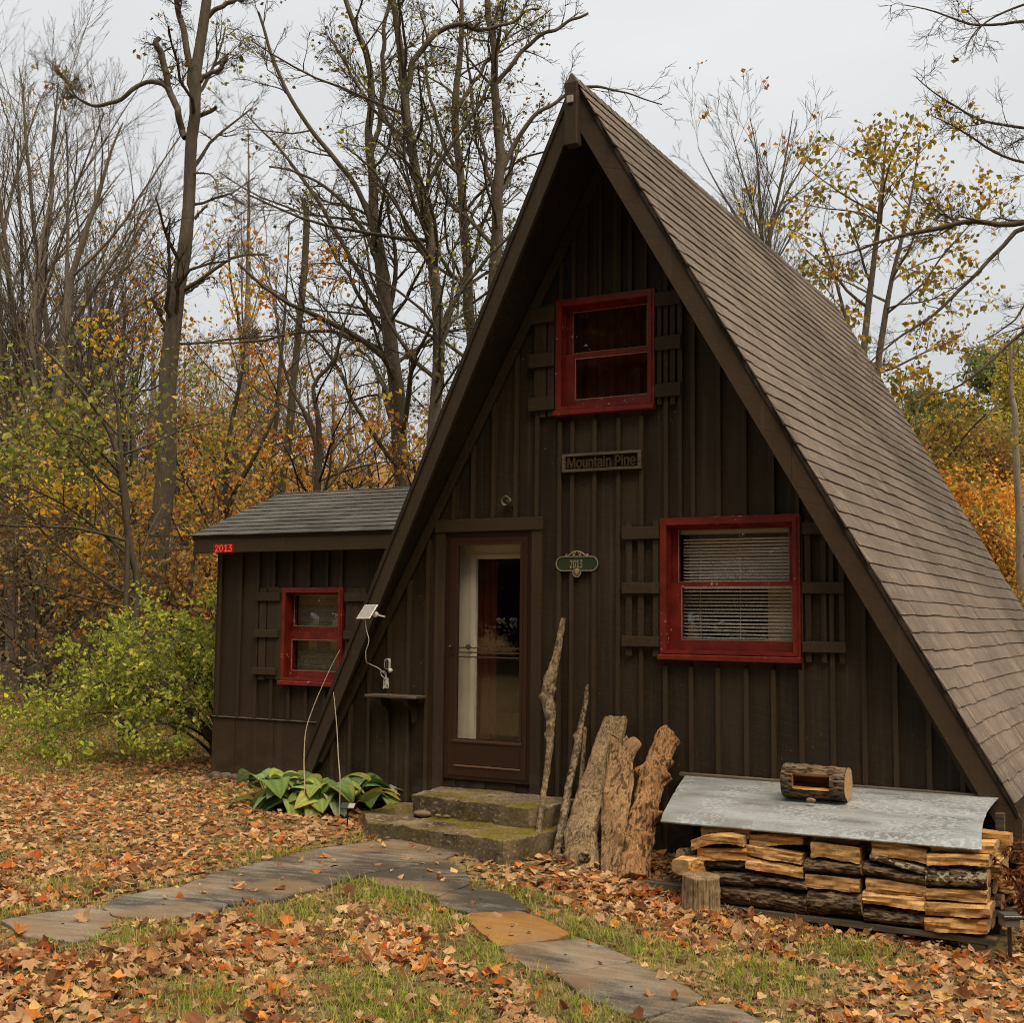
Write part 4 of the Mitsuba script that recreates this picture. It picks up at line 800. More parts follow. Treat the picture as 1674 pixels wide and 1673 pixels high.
# (crop, left, right, top, bottom at the left end, drop of the right end, kind, inset, arch)
stack = [
    [(C4, 225, 400, 8, 42, 4, 0, .10, 0), (C4, 166, 452, 45, 113, 2, 0, .04, 0), (C4, 108, 416, 128, 190, -28, 0, -.03, .03), (C4, 143, 440, 172, 246, 0, 0, .0, 0), (C4, 140, 446, 234, 300, 10, 1, .01, 0), (C4, 128, 466, 296, 392, 22, 1, .0, 0), (C4, 110, 456, 388, 505, 18, 1, .0, 0)],
    [(C4, 545, 780, 35, 90, 5, 0, .16, 0), (C4, 455, 770, 92, 160, -4, 0, .06, 0), (C4, 432, 762, 155, 215, 58, 0, .0, 0), (C4, 432, 770, 225, 292, 66, 0, -.01, .0), (C4, 464, 792, 325, 395, 40, 1, .0, 0), (C4, 452, 792, 400, 540, 45, 1, .0, 0)],
    [(C4, 835, 1110, 75, 130, 25, 0, .12, 0), (C4, 820, 1112, 132, 222, 40, 0, .02, 0), (C4, 778, 1118, 236, 322, 28, 1, .0, 0), (C4, 786, 1110, 328, 405, 32, 0, .01, 0), (C4, 796, 1120, 415, 575, 20, 1, -.01, 0)],
    [(C5, 290, 520, 92, 130, 10, 0, .14, 0), (C5, 165, 500, 118, 215, 64, 0, .02, 0), (C5, 152, 500, 202, 258, 98, 2, .0, 0), (C5, 112, 492, 262, 345, 76, 1, -.005, 0), (C5, 130, 496, 358, 440, 48, 0, .01, 0), (C5, 110, 492, 440, 515, 40, 0, .0, 0), (C5, 114, 488, 532, 640, 36, 1, .0, 0)],
    [(C5, 526, 914, 132, 196, 12, 0, .05, 0), (C5, 500, 876, 210, 282, 12, 0, .0, .004), (C5, 488, 864, 300, 415, 16, 2, -.005, 0), (C5, 496, 868, 422, 490, 18, 0, .01, 0), (C5, 490, 886, 508, 588, 16, 0, -.01, 0), (C5, 488, 870, 596, 685, 14, 0, .0, 0)]]
word = {0: 'split', 1: 'dark barked', 2: 'lichen spotted'}
ordn = ['top', 'second', 'third', 'fourth', 'fifth', 'sixth', 'seventh']
for ci_, col in enumerate(stack):
    for li_, (cf, l, r_, t, b, drop, kind, ins, arch) in enumerate(col):
        p0 = onY(*cf(l, t), YF + ins); p1 = onY(*cf(l, b), YF + ins); p2 = onY(*cf(r_, t + drop), YF + ins)
        x0, x1 = p0[0], p2[0]; zt_, zb_ = p0[2], p1[2]; tilt = p0[2] - p2[2]
        m, UV = split_log(x0, x1, zb_, zt_, tilt, YF + ins, YF + ins + rl.uniform(.15, .22), kind, 100 + ci_ * 17 + li_, rl.rand(), arch)
        pos = 'top' if li_ == 0 else 'bottom' if li_ == len(col) - 1 else ordn[li_] + ' from the top'
        put('firewood_log', m, 'firewood_surface', uv=UV, label=f'{word[kind]} firewood log, {pos}, in the {names[ci_]} stack from the left', cat='firewood', group='firewood logs in the rack')
# second and third rows, whose ends show at the right and in the gaps above
nb_ = 0; ordu = ['lowest', 'second', 'third', 'fourth', 'fifth', 'sixth', 'seventh', 'eighth', 'ninth', 'tenth', 'eleventh']
for row, (yy, xs_) in enumerate(((YF + .27, 4.60), (YF + .53, 4.66))):
    z = zr + .012
    while z < (-.115 if row == 0 else -.075):
        h = rl.uniform(.075, .115); x1 = xs_ + rl.uniform(-.04, .05)
        m, UV = split_log(x1 - .44, x1, z, z + h * 1.02, .0, yy + rl.uniform(-.02, .02), yy + .22, int(rl.rand() < .3), 300 + nb_, rl.rand())
        put('firewood_log', m, 'firewood_surface', uv=UV, label=f'firewood log, {ordu[nb_ - (0 if row == 0 else nrow0)]} up in the {"second" if row == 0 else "back"} row at the right end', cat='firewood', group='firewood logs in the rack'); z += h; nb_ += 1
    if row == 0: nrow0 = nb_
for i in range(4):                           # filling behind the other stacks, seen only through gaps
    xx = x_l + .02 + i * .42; z = zr + .012
    for j in range(5):
        if j < 3: z += .098; continue
        m, UV = split_log(xx, xx + .40, z, z + .098, rl.uniform(-.01, .01), YF + .30, YF + .5, j % 2, 400 + i * 5 + j, rl.rand())
        put('firewood_log', m, 'firewood_surface', uv=UV, label=f'shaded {"top" if j == 4 else "lower"} firewood log in the row behind the {names[i]} stack', cat='firewood', group='firewood logs of the hidden row'); z += .098
# two short billets end on at the left end
for i, (u0, v0, u1, v1, yy) in enumerate(((1101, 1408, 1137, 1431, YF - .12), (1114, 1391, 1137, 1415, YF + .02))):
    a_, b_ = onY(u0, v1, yy), onY(u1, v0, yy); h = b_[2] - a_[2]
    m, UV = split_log(-.17, .17, 0, h, 0, -(b_[0] - a_[0]) / 2, (b_[0] - a_[0]) / 2, i, 500 + i, .6 - .3 * i)
    M_ = trimesh.transformations.rotation_matrix(math.radians(72 if i == 0 else 60), [0, 0, 1]); m.apply_transform(M_); m.apply_translation([(a_[0] + b_[0]) / 2 + .02, yy + .16, a_[2]])
    put('firewood_log', m, 'firewood_surface', uv=UV, label=('pale split billet lying end on above the stump', 'bark covered billet end on behind the pale billet above the stump')[i], cat='firewood', group='firewood logs in the rack')
# hollowed log on the sheet
hl = thing('hollow_log', 'short hollowed log with a square opening lying on the sheet roof', 'log')
yc = -.56; pc = onY(1336, 1279, yc); r0 = .115; L0, L1 = onY(1284, 1279, yc)[0], onY(1386, 1282, yc)[0]
n, k_ = 40, 64; V, UV = [], []
th = np.arange(k_) * 2 * np.pi / k_
zc_ = pc[2]
xs = np.linspace(L0, L1, n)
for x in xs:
    q_ = np.c_[np.full(k_, x * 6), 2 * np.cos(th), 2 * np.sin(th)]; R_ = r0 * (1 + .16 * (meshkit.fbm(q_ * 2, 3, 3) - .5) + .12 * (meshkit.fbm(q_ * [3, 7, 7], 3, 8) - .5))
    V.append(np.c_[np.full(k_, x), yc + R_ * np.cos(th), zc_ + R_ * np.sin(th)])
V = np.array(V); hx0, hx1 = L0 + (L1 - L0) * .17, L0 + (L1 - L0) * .76
hole = lambda i, j: (hx0 < (xs[i] + xs[i + 1]) / 2 < hx1) and (math.radians(148) < (th[j] + math.pi / k_) % (2 * math.pi) < math.radians(203))
F, Fi = [], []
Vin = V.copy(); Vin[..., 1] = yc + (V[..., 1] - yc) * .66; Vin[..., 2] = zc_ + (V[..., 2] - zc_) * .66
N = n * k_; allV = np.vstack([V.reshape(-1, 3), Vin.reshape(-1, 3)])
inn = []
for i in range(n - 1):
    for j in range(k_):
        q4 = [i * k_ + j, (i + 1) * k_ + j, (i + 1) * k_ + (j + 1) % k_, i * k_ + (j + 1) % k_]
        if hole(i, j):
            for (a, b, i2, j2) in ((q4[0], q4[1], i, j - 1), (q4[2], q4[3], i, j + 1), (q4[1], q4[2], i + 1, j), (q4[3], q4[0], i - 1, j)):
                if not hole(i2 % (n - 1), j2 % k_): inn.append([a, b, b + N, a + N])
        else:
            F.append(q4); inn.append([q4[0] + N, q4[3] + N, q4[2] + N, q4[1] + N])
m = tri(V.reshape(-1, 3), F); put(f'{hl}__bark', m, 'firewood_surface', smooth=True, uv=uvc(m, .5, 1))
m = tri(allV, inn); m.remove_unreferenced_vertices(); put(f'{hl}__hollow', m, 'firewood_surface', uv=uvc(m, .05, 0))
for e, i in (('end', 0), ('end', n - 1)):
    rg = V[i]; c = rg.mean(0); vv = np.vstack([c + (rg - c) * k2_ + np.array([.004 * (1 if i else -1), 0, 0]) for k2_ in (1, .7, .4, .05)]); ff = [[a * k_ + j, a * k_ + (j + 1) % k_, (a + 1) * k_ + (j + 1) % k_, (a + 1) * k_ + j] for a in range(3) for j in range(k_)]
    m = tri(vv, ff); put(f'{hl}__end_face', m, 'firewood_surface', uv=uvc(m, .35, 3))
# pine cone like crumb beside it
m = gnarl([(pc[0] - .03, yc - .16, zc_ - .108, .010), (pc[0] - .0, yc - .165, zc_ - .106, .016), (pc[0] + .035, yc - .17, zc_ - .106, .006)], 12, 14, 5, .15); put('bark_chip', m, 'weathered_wood', smooth=True, uv=uvc(m, .4, 0), label='small brown bark chip in front of the hollowed log', cat='bark')

# ================================================================== GARDEN THINGS
# thin stakes among the hosta
for pts_, lab in (([(498, 1290), (497, 1245), (500, 1195), (513, 1155), (530, 1115), (544, 1085), (556, 1063)], 'curved white flower stem rising from the hosta, the taller one'), ([(556, 1285), (553, 1235), (551, 1195), (547, 1150), (545, 1132)], 'thin upright flower stem, the right one in the hosta')):
    v0 = pts_[0][1]; P = np.array([(*onY(u, v, -.62 + (v0 - v) * .0012), .0052 - .003 * i / len(pts_)) for i, (u, v) in enumerate(pts_)])
    P = np.vstack([[P[0][0], P[0][1], float(zg(P[0][0], P[0][1])) - .02, .0052], P]); S = spline(P, 30); m = tubes(S[:, :3], S[:, 3], 6, True); put('flower_stem', m, 'vc_matte', smooth=True, color=colv(m, (.40, .36, .28)), label=lab, cat='stem')
# hosta: each big ribbed leaf is a part
hosta = thing('hosta_plant', 'broad leaved yellowing hosta beside the doorstep', 'plant')
rh = np.random.RandomState(14)
def hosta_leaf(base, tip, w, droop, col, edge, roll):
    base, tip = np.array(base, float), np.array(tip, float); d = tip - base; L = np.linalg.norm(d); side = unit(np.cross(d, [0, 0, 1])); up = unit(np.cross(side, d)); side = unit(side + up * roll); up = unit(np.cross(side, d))
    nu, nv = 13, 11; V, C = [], []
    for i in range(nu):
        u = i / (nu - 1); ww = w * (math.sin(math.pi * min(1, u * .92 + .06) ** .72) ** .8) * (1 if u < .98 else .3)
        c = base + d * u + up * (4 * u * (1 - u)) * L * .16 - np.array([0, 0, droop * u ** 2 * L])
        for j in range(nv):
            s = (j / (nv - 1) - .5) * 2; p = c + side * s * ww + up * ((abs(s) ** 1.4) * ww * .16 + .0035 * math.cos(s * 22) * (1 - abs(u - .5) * 1.6)) + d / L * (-.10 * s * s * L * (u > .02)) * .4
            V.append(p); k__ = abs(s) ** 3 * edge + (u ** 4) * edge * .6; rib = .82 + .18 * math.cos(s * 22); cc_ = (np.array(col) * (1 - min(k__, 1)) + np.array((.42, .27, .05)) * min(k__, 1)) * rib * rh.uniform(.93, 1.07); C.append(cc_)
    F = [[i * nv + j, i * nv + j + 1, (i + 1) * nv + j + 1, (i + 1) * nv + j] for i in range(nu - 1) for j in range(nv - 1)]
    return tri(V, F), np.array(C)
hc = onG(505, 1335); hc = np.array([hc[0], hc[1] + .10, 0])
gr = [(.25, .33, .085), (.15, .25, .070), (.33, .37, .10), (.21, .32, .13), (.36, .43, .28), (.12, .20, .06), (.30, .42, .12)]
crowns = [onG(470, 1325), onG(525, 1330), onG(575, 1328), onG(430, 1322), onG(620, 1322)]
nleaf = 0
for i in range(96):
    c = crowns[rh.choice(5, p=[.25, .28, .22, .13, .12])]; az = rh.uniform(0, 2 * math.pi); el = rh.uniform(.05, 1.0); rad = rh.uniform(.10, .34)
    b = np.array([c[0] + math.cos(az) * rad * .55, c[1] + math.sin(az) * rad * .55 + .05, float(zg(c[0], c[1])) + .055 + .20 * el]); L = rh.uniform(.19, .30)
    tp = b + np.array([math.cos(az) * L, math.sin(az) * L, -L * rh.uniform(-.2, .65) * (1.1 - el)]); tp[2] = max(tp[2], float(zg(tp[0], tp[1])) + .015)
    m, C = hosta_leaf(b, tp, L * rh.uniform(.36, .50), rh.uniform(.10, .40), np.array(gr[rh.choice(7)]) * rh.uniform(.8, 1.15), rh.choice([0, 0, 0, .12, .5]), rh.uniform(-.6, .6))
    st_ = tubes(spline([(c[0] + rh.uniform(-.03, .03), c[1] + .05, float(zg(c[0], c[1])) - .01), (c[0] + (b[0] - c[0]) * .4, c[1] + (b[1] - c[1]) * .4 + .03, b[2] * .5 + float(zg(c[0], c[1])) * .5 + .04), tuple(b)], 8), np.full(8, .0052), 5)
    C = np.vstack([C, np.tile((.24, .24, .10), (len(st_.vertices), 1))]); put(f'{hosta}__leaf', cat_([m, st_]), 'hosta_leaf', smooth=True, color=C)
for (b, tp, w, col) in (((onY(605, 1277, -.6)), (onY(562, 1270, -.62)), .042, (.20, .23, .06)), (onY(595, 1312, -.72), onY(656, 1305, -.78), .085, (.14, .19, .055)), (onY(600, 1305, -.6), onY(655, 1297, -.62), .06, (.30, .24, .04))):
    m, C = hosta_leaf(b, tp, w, .05, col, .5, .2); b = np.asarray(b); st_ = tubes(spline([(crowns[2][0], crowns[2][1] + .05, crowns[2][2]), tuple((crowns[2] + b) / 2 + [0, 0, .05]), tuple(b)], 8), np.full(8, .005), 5); put(f'{hosta}__leaf', cat_([m, st_]), 'hosta_leaf', smooth=True, color=np.vstack([C, np.tile((.24, .24, .10), (len(st_.vertices), 1))]))
pm = thing('plant_marker', 'small black plant marker with pale card in the hosta', 'marker')
o = onG(570, 1352); m = cat_([bx(-.004, .004, -.004, .004, -.05, .17), ]); m.apply_translation(o + [0, -.02, 0]); put(f'{pm}__stake', m, 'vc_gloss', color=colv(m, (.012, .012, .012)))
M_ = trimesh.transformations.euler_matrix(-.9, 0, .25); m = bx(-.062, .062, -.003, .003, -.032, .032, .001); m.apply_transform(M_); m.apply_translation(o + [.01, -.03, .175]); put(f'{pm}__holder', m, 'vc_gloss', color=colv(m, (.012, .012, .012)))
m = bx(.006, .060, -.0045, -.0034, -.026, .026); m.apply_transform(M_); m.apply_translation(o + [.01, -.03, .175]); put(f'{pm}__card', m, 'vc_matte', color=colv(m, (.33, .31, .25)))
# dried fern, solar light and the turquoise pot at the right edge
fern = thing('dried_fern', 'curled dry russet fern right of the woodpile', 'plant')
rfn = np.random.RandomState(31)
fo = np.array([4.86, -1.05, 0]); fo[2] = float(zg(fo[0], fo[1]))
for i in range(20):
    az = rfn.uniform(0, 2 * math.pi); L = rfn.uniform(.30, .72); lean = rfn.uniform(.15, .55)
    P = spline([tuple(fo), tuple(fo + [math.cos(az) * L * lean * .4, math.sin(az) * L * lean * .4, L * .55]), tuple(fo + [math.cos(az) * L * lean, math.sin(az) * L * lean, L * .92]), tuple(fo + [math.cos(az) * L * (lean + .2), math.sin(az) * L * (lean + .2), L * .80])], 16)
    V, F = [], []
    for j in range(3, 16):
        for s in (-1, 1):
            for q_ in range(2):
                t = unit(P[min(j + 1, 15)] - P[j - 1]); a = unit(np.cross(t, [0, 0, 1]) + .4 * rfn.normal(size=3)); ln = .055 * math.sin(math.pi * (j - 2) / 14) + .014; b = P[j] + a * s * ln + [0, 0, -ln * rfn.uniform(.1, .7)] ; w = t * .010
                k__ = len(V); V += [P[j] - w, P[j] + w, b + w * .4, (P[j] + b) / 2 + np.array([0, 0, .012])]; F += [[k__, k__ + 1, k__ + 3], [k__ + 1, k__ + 2, k__ + 3], [k__ + 2, k__, k__ + 3]]
    tb = tubes(P, np.linspace(.004, .0015, 16), 4); m = cat_([tri(V, F), tb]); put(f'{fern}__frond', m, 'vc_matte', color=np.tile((.115, .045, .022), (len(m.vertices), 1)) * rfn.uniform(.6, 1.4, (len(m.vertices), 1)))
so_ = thing('solar_light', 'small square black solar path light at the right end of the rack', 'lamp')
o = onY(1650, 1510, -1.38)
m = bx(-.058, .058, -.058, .058, -.006, .018, .006); m.apply_transform(trimesh.transformations.euler_matrix(0, 0, .55)); m.apply_translation(o + [0, 0, .035]); put(f'{so_}__cap', m, 'vc_gloss', color=colv(m, (.018, .018, .017)))
m = bx(-.046, .046, -.046, .046, .0185, .0205); m.apply_transform(trimesh.transformations.euler_matrix(0, 0, .55)); m.apply_translation(o + [0, 0, .035]); put(f'{so_}__cell', m, 'vc_gloss', color=colv(m, (.05, .055, .06)))
m = bx(-.046, .046, -.046, .046, -.05, -.0065, .004); m.apply_transform(trimesh.transformations.euler_matrix(0, 0, .55)); m.apply_translation(o + [0, 0, .035]); put(f'{so_}__lens', m, 'vc_gloss', color=colv(m, (.13, .11, .085)))
m = bx(-.011, .011, -.011, .011, -.30, -.0505); m.apply_translation(o + [0, 0, .035]); put(f'{so_}__stake', m, 'vc_gloss', color=colv(m, (.02, .02, .02)))
tp_ = thing('turquoise_bucket', 'dark bucket with turquoise lid rim at the right edge beside the roof', 'bucket')
o = onY(1683, 1335, -.55); zb_ = float(zg(o[0], o[1]))
zt_ = onY(1676, 1312, -.55)[2]
m = revolve([(.0, .0), (.10, .0), (.125, zt_ - zb_ - .02), (.0, zt_ - zb_ - .02)], (o[0], o[1], zb_), (0, 0, 1)); put(f'{tp_}__pail', m, 'vc_gloss', color=colv(m, (.02, .03, .035)))
m = revolve([(.0, .0), (.128, .0), (.134, .012), (.125, .026), (.0, .03)], (o[0], o[1], zt_ - .0195), (0, 0, 1)); put(f'{tp_}__lid', m, 'vc_gloss', smooth=True, color=colv(m, (.05, .33, .40)))

# ================================================================== GROUND, GRASS, FALLEN LEAVES
def axis_pts(c, lo, hi, n, k):
    t = np.linspace(-1, 1, n); s = np.sinh(k * t) / math.sinh(k); return c + np.where(s < 0, s * (c - lo), s * (hi - c))
gx, gy = axis_pts(1.0, -420, 420, 260, 6.2), axis_pts(-3.0, -220, 520, 260, 6.2)
GX, GY = np.meshgrid(gx, gy, indexing='ij'); GZ = zg(GX, GY)
GZ = GZ + .035 * (meshkit.fbm(np.stack([GX * 2.2, GY * 2.2, 0 * GX], -1), 3, 12) - .5)
nx, ny = GX.shape
I, J = np.meshgrid(np.arange(nx - 1), np.arange(ny - 1), indexing='ij'); F = np.stack([I * ny + J, (I + 1) * ny + J, (I + 1) * ny + J + 1, I * ny + J + 1], -1).reshape(-1, 4)
m = tri(np.stack([GX, GY, GZ], -1).reshape(-1, 3), F); put('ground', m, 'soil', smooth=True, kind='structure')
rg = np.random.RandomState(77)
from shapely import contains_xy
blocked = unary_union([sbox(-1.9, -.02, 5, 8), sbox(-3.5, .5, 0, 4), lowp, sbox(x_l - .05, YF + .05, x_r + .05, .2)])
near_path = path_area.buffer(.14); on_path = path_area.buffer(-.02)
def in_view(x, y, m_=60):
    p_ = np.stack([x, y, zg(x, y)], -1) - CAM; d = p_ @ FWD; u = 837 + FOC * (p_ @ RIGHT) / d; v = 836 + FOC * (p_ @ DOWN) / d
    return (d > 1) & (u > -m_) & (u < 1674 + m_) & (v < 1673 + 4 * m_), d
def scatter(n, dmax, pw=1.0):
    """Ground points about evenly spread over the picture's lawn: denser near the camera than far away."""
    u = rg.uniform(-150, 1824, n * 4); d = 3.2 + (dmax - 3.2) * rg.rand(n * 4) ** pw
    p_ = CAM + (RIGHT * ((u - 837) / FOC)[:, None] + np.array([FWD[0], FWD[1], 0]) / np.hypot(FWD[0], FWD[1])) * d[:, None]
    x, y = p_[:, 0], p_[:, 1]; ok = ~contains_xy(blocked, x, y)
    return x[ok][:n], y[ok][:n], d[ok][:n]
def patch(x, y): return meshkit.fbm(np.stack([x * .9, y * .9, 0 * x + 3], -1), 4, 21)
# grass: one mesh of all blades
x, y, d = scatter(330000, 24, 1.25)
g_ = patch(x, y); npth = contains_xy(path_area.buffer(.38), x, y); lush = .55 * np.clip((g_ - .52) / .12, 0, 1)
lush = np.clip(lush + npth * .45 * (meshkit.fbm(np.stack([x * 3, y * 3, 0 * x], -1), 2, 5) > .45), 0, 1)
SPOTS = ((560, 1450, .35), (650, 1472, .5), (200, 1497, .22), (960, 1532, .45), (1060, 1562, .35), (1250, 1602, .5), (980, 1660, .4), (590, 1622, .4), (800, 1562, .35), (330, 1642, .4), (650, 1662, .55), (100, 1452, .3), (870, 1470, .3), (1400, 1560, .4), (480, 1500, .35), (900, 1590, .3))
for u_, v_, r_ in SPOTS:
    c_ = onG(u_, v_); lush = np.maximum(lush, np.exp(-((x - c_[0]) ** 2 + (y - c_[1]) ** 2) / r_ ** 2 * 1.6) * 1.15)
lush = np.clip(lush, 0, 1)
lush = np.where((x < -5) & (y > -1) & (y < 6), np.maximum(lush, .75), lush)
keep = (rg.rand(len(x)) < .33 + .67 * lush) & ~contains_xy(path_area.buffer(.015), x, y)
keep &= ~((rg.rand(len(x)) < .85) & contains_xy(sbox(.8, -1.9, 3, -.2), x, y))
x, y, d, lush = x[keep], y[keep], d[keep], lush[keep]; n = len(x)
h = (.018 + .045 * rg.rand(n)) * (.55 + .9 * lush); az = rg.uniform(0, 2 * np.pi, n); w = .0016 + .0011 * np.clip(d / 5, .6, 4); le = rg.uniform(.2, 1.3, n)
z = zg(x, y) - .004; b = np.stack([x, y, z], -1); s_ = np.stack([np.cos(az), np.sin(az), 0 * az], -1) * w[:, None]; t_ = np.stack([-np.sin(az) * le * h, np.cos(az) * le * h, h], -1); md = b + t_ * [.35, .35, .6]
V = np.stack([b - s_, b + s_, md + s_ * .7, md - s_ * .7, b + t_], 1); k_ = np.arange(n)[:, None] * 5
F = np.concatenate([k_ + [0, 1, 2], k_ + [0, 2, 3], k_ + [3, 2, 4]], 0)
dry = rg.rand(n) > (.10 + .66 * lush); gcol = np.where(dry[:, None], np.array([.40, .30, .15]) * rg.uniform(.55, 1.25, (n, 1)), np.array([.225, .285, .050]) * rg.uniform(.6, 1.35, (n, 1)) + np.array([.05, .02, 0]) * rg.rand(n, 1))
m = trimesh.Trimesh(V.reshape(-1, 3), F, process=False); put('grass', m, 'leaf', color=np.repeat(gcol, 5, axis=0), label='short green and straw coloured grass of the lawn', cat='grass', kind='stuff')
# leaves: templates with a curled, folded blade
def leaf_template(kind, r):
    if kind == 0:                             # oval, pointed
        wd = np.array([.0, .30, .40, .33, .17, .0]); L = np.linspace(0, 1, 6)
    elif kind == 1:                           # broad heart
        wd = np.array([.0, .46, .55, .40, .16, .0]); L = np.array([0, .12, .35, .62, .84, 1])
    else: wd = None
    if wd is not None:
        V = []
        for l, w in zip(L, wd): V += [(l, -w, 0), (l, 0, 0), (l, w, 0)]
        V = np.array(V, float); F = []
        for i in range(5):
            a = i * 3; F += [[a, a + 3, a + 4], [a, a + 4, a + 1], [a + 1, a + 4, a + 5], [a + 1, a + 5, a + 2]]
    else:                                     # lobed like a maple
        an = np.radians([180, 118, 100, 75, 58, 40, 22, 0, -22, -40, -58, -75, -100, -118]); rr_ = np.array([.30, .42, .27, .62, .36, .60, .42, .78, .42, .60, .36, .62, .27, .42])
        V = np.vstack([[0, 0, 0], np.c_[rr_ * np.cos(an), rr_ * np.sin(an), 0 * an], np.c_[rr_ * .5 * np.cos(an), rr_ * .5 * np.sin(an), 0 * an]]); V[:, 0] += .3; F = []
        for j in range(14): a, b = 1 + j, 1 + (j + 1) % 14; c, d_ = 15 + j, 15 + (j + 1) % 14; F += [[0, d_, c], [c, b, a], [c, d_, b]]
    x_, y_ = V[:, 0] - .5, V[:, 1]; c1, c2 = r.uniform(-1.4, 2.4), r.uniform(.2, 2.4)
    V[:, 2] = c1 * .5 * x_ ** 2 + c2 * .55 * np.abs(y_) + r.uniform(-.5, .5) * x_ * y_ + .07 * np.sin(x_ * 10 + r.rand() * 6) + .06 * np.sin(y_ * 15 + r.rand() * 6); V[:, 0] = x_; V[:, 2] -= V[:, 2].min()
    return V, np.array(F)
rt = np.random.RandomState(2); temps = [leaf_template([0, 0, 1, 1, 2, 2, 0, 2, 1, 2][i % 10], rt) for i in range(20)]
PAL = np.array([(.40, .27, .155), (.46, .335, .205), (.33, .195, .10), (.42, .17, .050), (.50, .23, .065), (.24, .12, .060), (.145, .070, .038), (.30, .085, .03), (.50, .36, .14), (.36, .24, .15)])
PW = np.array([.20, .15, .17, .085, .05, .13, .11, .045, .035, .045])
x, y, d = scatter(82000, 26, 1.10)
den = meshkit.fbm(np.stack([x * .7, y * .7, 0 * x + 9], -1), 3, 41)
keep = rg.rand(len(x)) < np.clip(.84 + 3.0 * (den - .42), .40, 1) 
onp = contains_xy(path_area.buffer(.03), x, y); keep &= ~onp | (rg.rand(len(x)) < .035)
keep &= ~(contains_xy(path_area.buffer(.28), x, y) & (rg.rand(len(x)) < .68) & ~onp)
spots = [onG(*q_[:2]) for q_ in SPOTS]; sd_ = np.min([np.hypot(x - c_[0], y - c_[1]) / q_[2] for c_, q_ in zip(spots, SPOTS)], axis=0); keep &= ~((sd_ < .9) & (rg.rand(len(x)) < .80))
x, y, d = x[keep], y[keep], d[keep]
# drifts of leaves against the wall and the logs
ex, ey = rg.uniform(1.2, 3.0, 900), -rg.gamma(2.0, .38, 900) - .1; ok = ~contains_xy(unary_union([lowp, path_area.buffer(.1)]), ex, ey); ex, ey = ex[ok], ey[ok]
x, y = np.r_[x, ex], np.r_[y, ey]; d = np.hypot(x - CAM[0], y - CAM[1]); n = len(x)
size = np.clip(rg.gamma(7.5, .0078, n), .025, .105); ci = rg.choice(10, n, p=PW / PW.sum()); col = PAL[ci] * rg.uniform(.72, 1.18, (n, 1)) * np.array([1.24, 1.18, 1.10])
ti = rg.randint(0, 20, n); az = rg.uniform(0, 2 * np.pi, n); tl = rg.normal(0, .36, (n, 2)); flip = np.where(rg.rand(n) < .35, -1.0, 1.0); lift = rg.exponential(.010, n) + .004
def leaf_matrix(i, s=1.0):
    ca, sa = math.cos(az[i]), math.sin(az[i]); zv = unit([tl[i, 0], tl[i, 1], 1.0]); xv = unit(np.cross([-sa, ca, 0], zv)); yv = np.cross(zv, xv)
    return frame([x[i], y[i], float(zz[i]) + lift[i] + (.012 if flip[i] < 0 else 0)], xv * size[i] * s, yv * size[i] * s * flip[i], zv * size[i] * s * flip[i])
zz = zg(x, y) + .014 * contains_xy(path_area, x, y)
vis, dd = in_view(x, y, 0); order = np.argsort(-(size / np.maximum(dd, .1)) * vis); big = order[:300]; rest = order[300:]
CN = ['tan', 'pale tan', 'brown', 'orange brown', 'bright orange', 'dark brown', 'very dark brown', 'rust red', 'yellow', 'beige']; SH = [('flat', 'curled', 'broad', 'folded broad', 'lobed', 'curled lobed', 'narrow', 'pointed lobed', 'rounded', 'ragged lobed')[k__] for k__ in range(10)]
def uv_pix(a, b):
    p_ = np.array([a, b, float(zg(a, b))]) - CAM; return 837 + FOC * (p_ @ RIGHT) / (p_ @ FWD)
for i in big:                                 # the 300 that show largest are things of their own
    V, F = temps[ti[i]]; M_ = leaf_matrix(i); Vw = V @ M_[:3, :3].T + M_[:3, 3]; C = np.tile(col[i], (len(V), 1)) * (.88 + .24 * meshkit.noise(V * 9 + i, 1))[:, None]
    k_ = put('fallen_leaf', trimesh.Trimesh(Vw, F, process=False), 'leaf', smooth=True, color=C); px_ = uv_pix(x[i], y[i]); where = 'on the flagstones' if contains_xy(path_area, x[i], y[i]) else 'in the grass left of the flagstone path' if px_ < 560 else 'in the grass inside the bend of the path' if px_ < 1000 else 'in the grass right of the flagstone path'; labels[k_] = {'label': f'{CN[ci[i]]} {SH[ti[i] % 10]} fallen leaf ' + where, 'category': 'leaf', 'group': 'fallen leaves on the front lawn'}
VV, FF, CC, o_ = [], [], [], 0
far_ = rest[dd[rest] > 8.5]; rest = rest[dd[rest] <= 8.5]
q4 = np.array([(-.5, 0, .0), (0, -.36, .16), (.5, 0, .06), (.02, .36, .18)])
for i in far_:
    M_ = leaf_matrix(i); VV.append(q4 @ M_[:3, :3].T + M_[:3, 3]); FF.append(np.array([[0, 1, 2], [0, 2, 3]]) + o_); o_ += 4; CC.append(np.tile(col[i], (4, 1)))
for i in rest:
    V, F = temps[ti[i]]; M_ = leaf_matrix(i); VV.append(V @ M_[:3, :3].T + M_[:3, 3]); FF.append(F + o_); o_ += len(V); CC.append(np.tile(col[i], (len(V), 1)) * (.80 + .40 * rg.rand(len(V), 1)))
put('leaf_litter', trimesh.Trimesh(np.vstack(VV), np.vstack(FF), process=False), 'leaf', smooth=True, color=np.vstack(CC), label='brown and orange leaf litter covering the lawn', cat='leaf litter', kind='stuff')

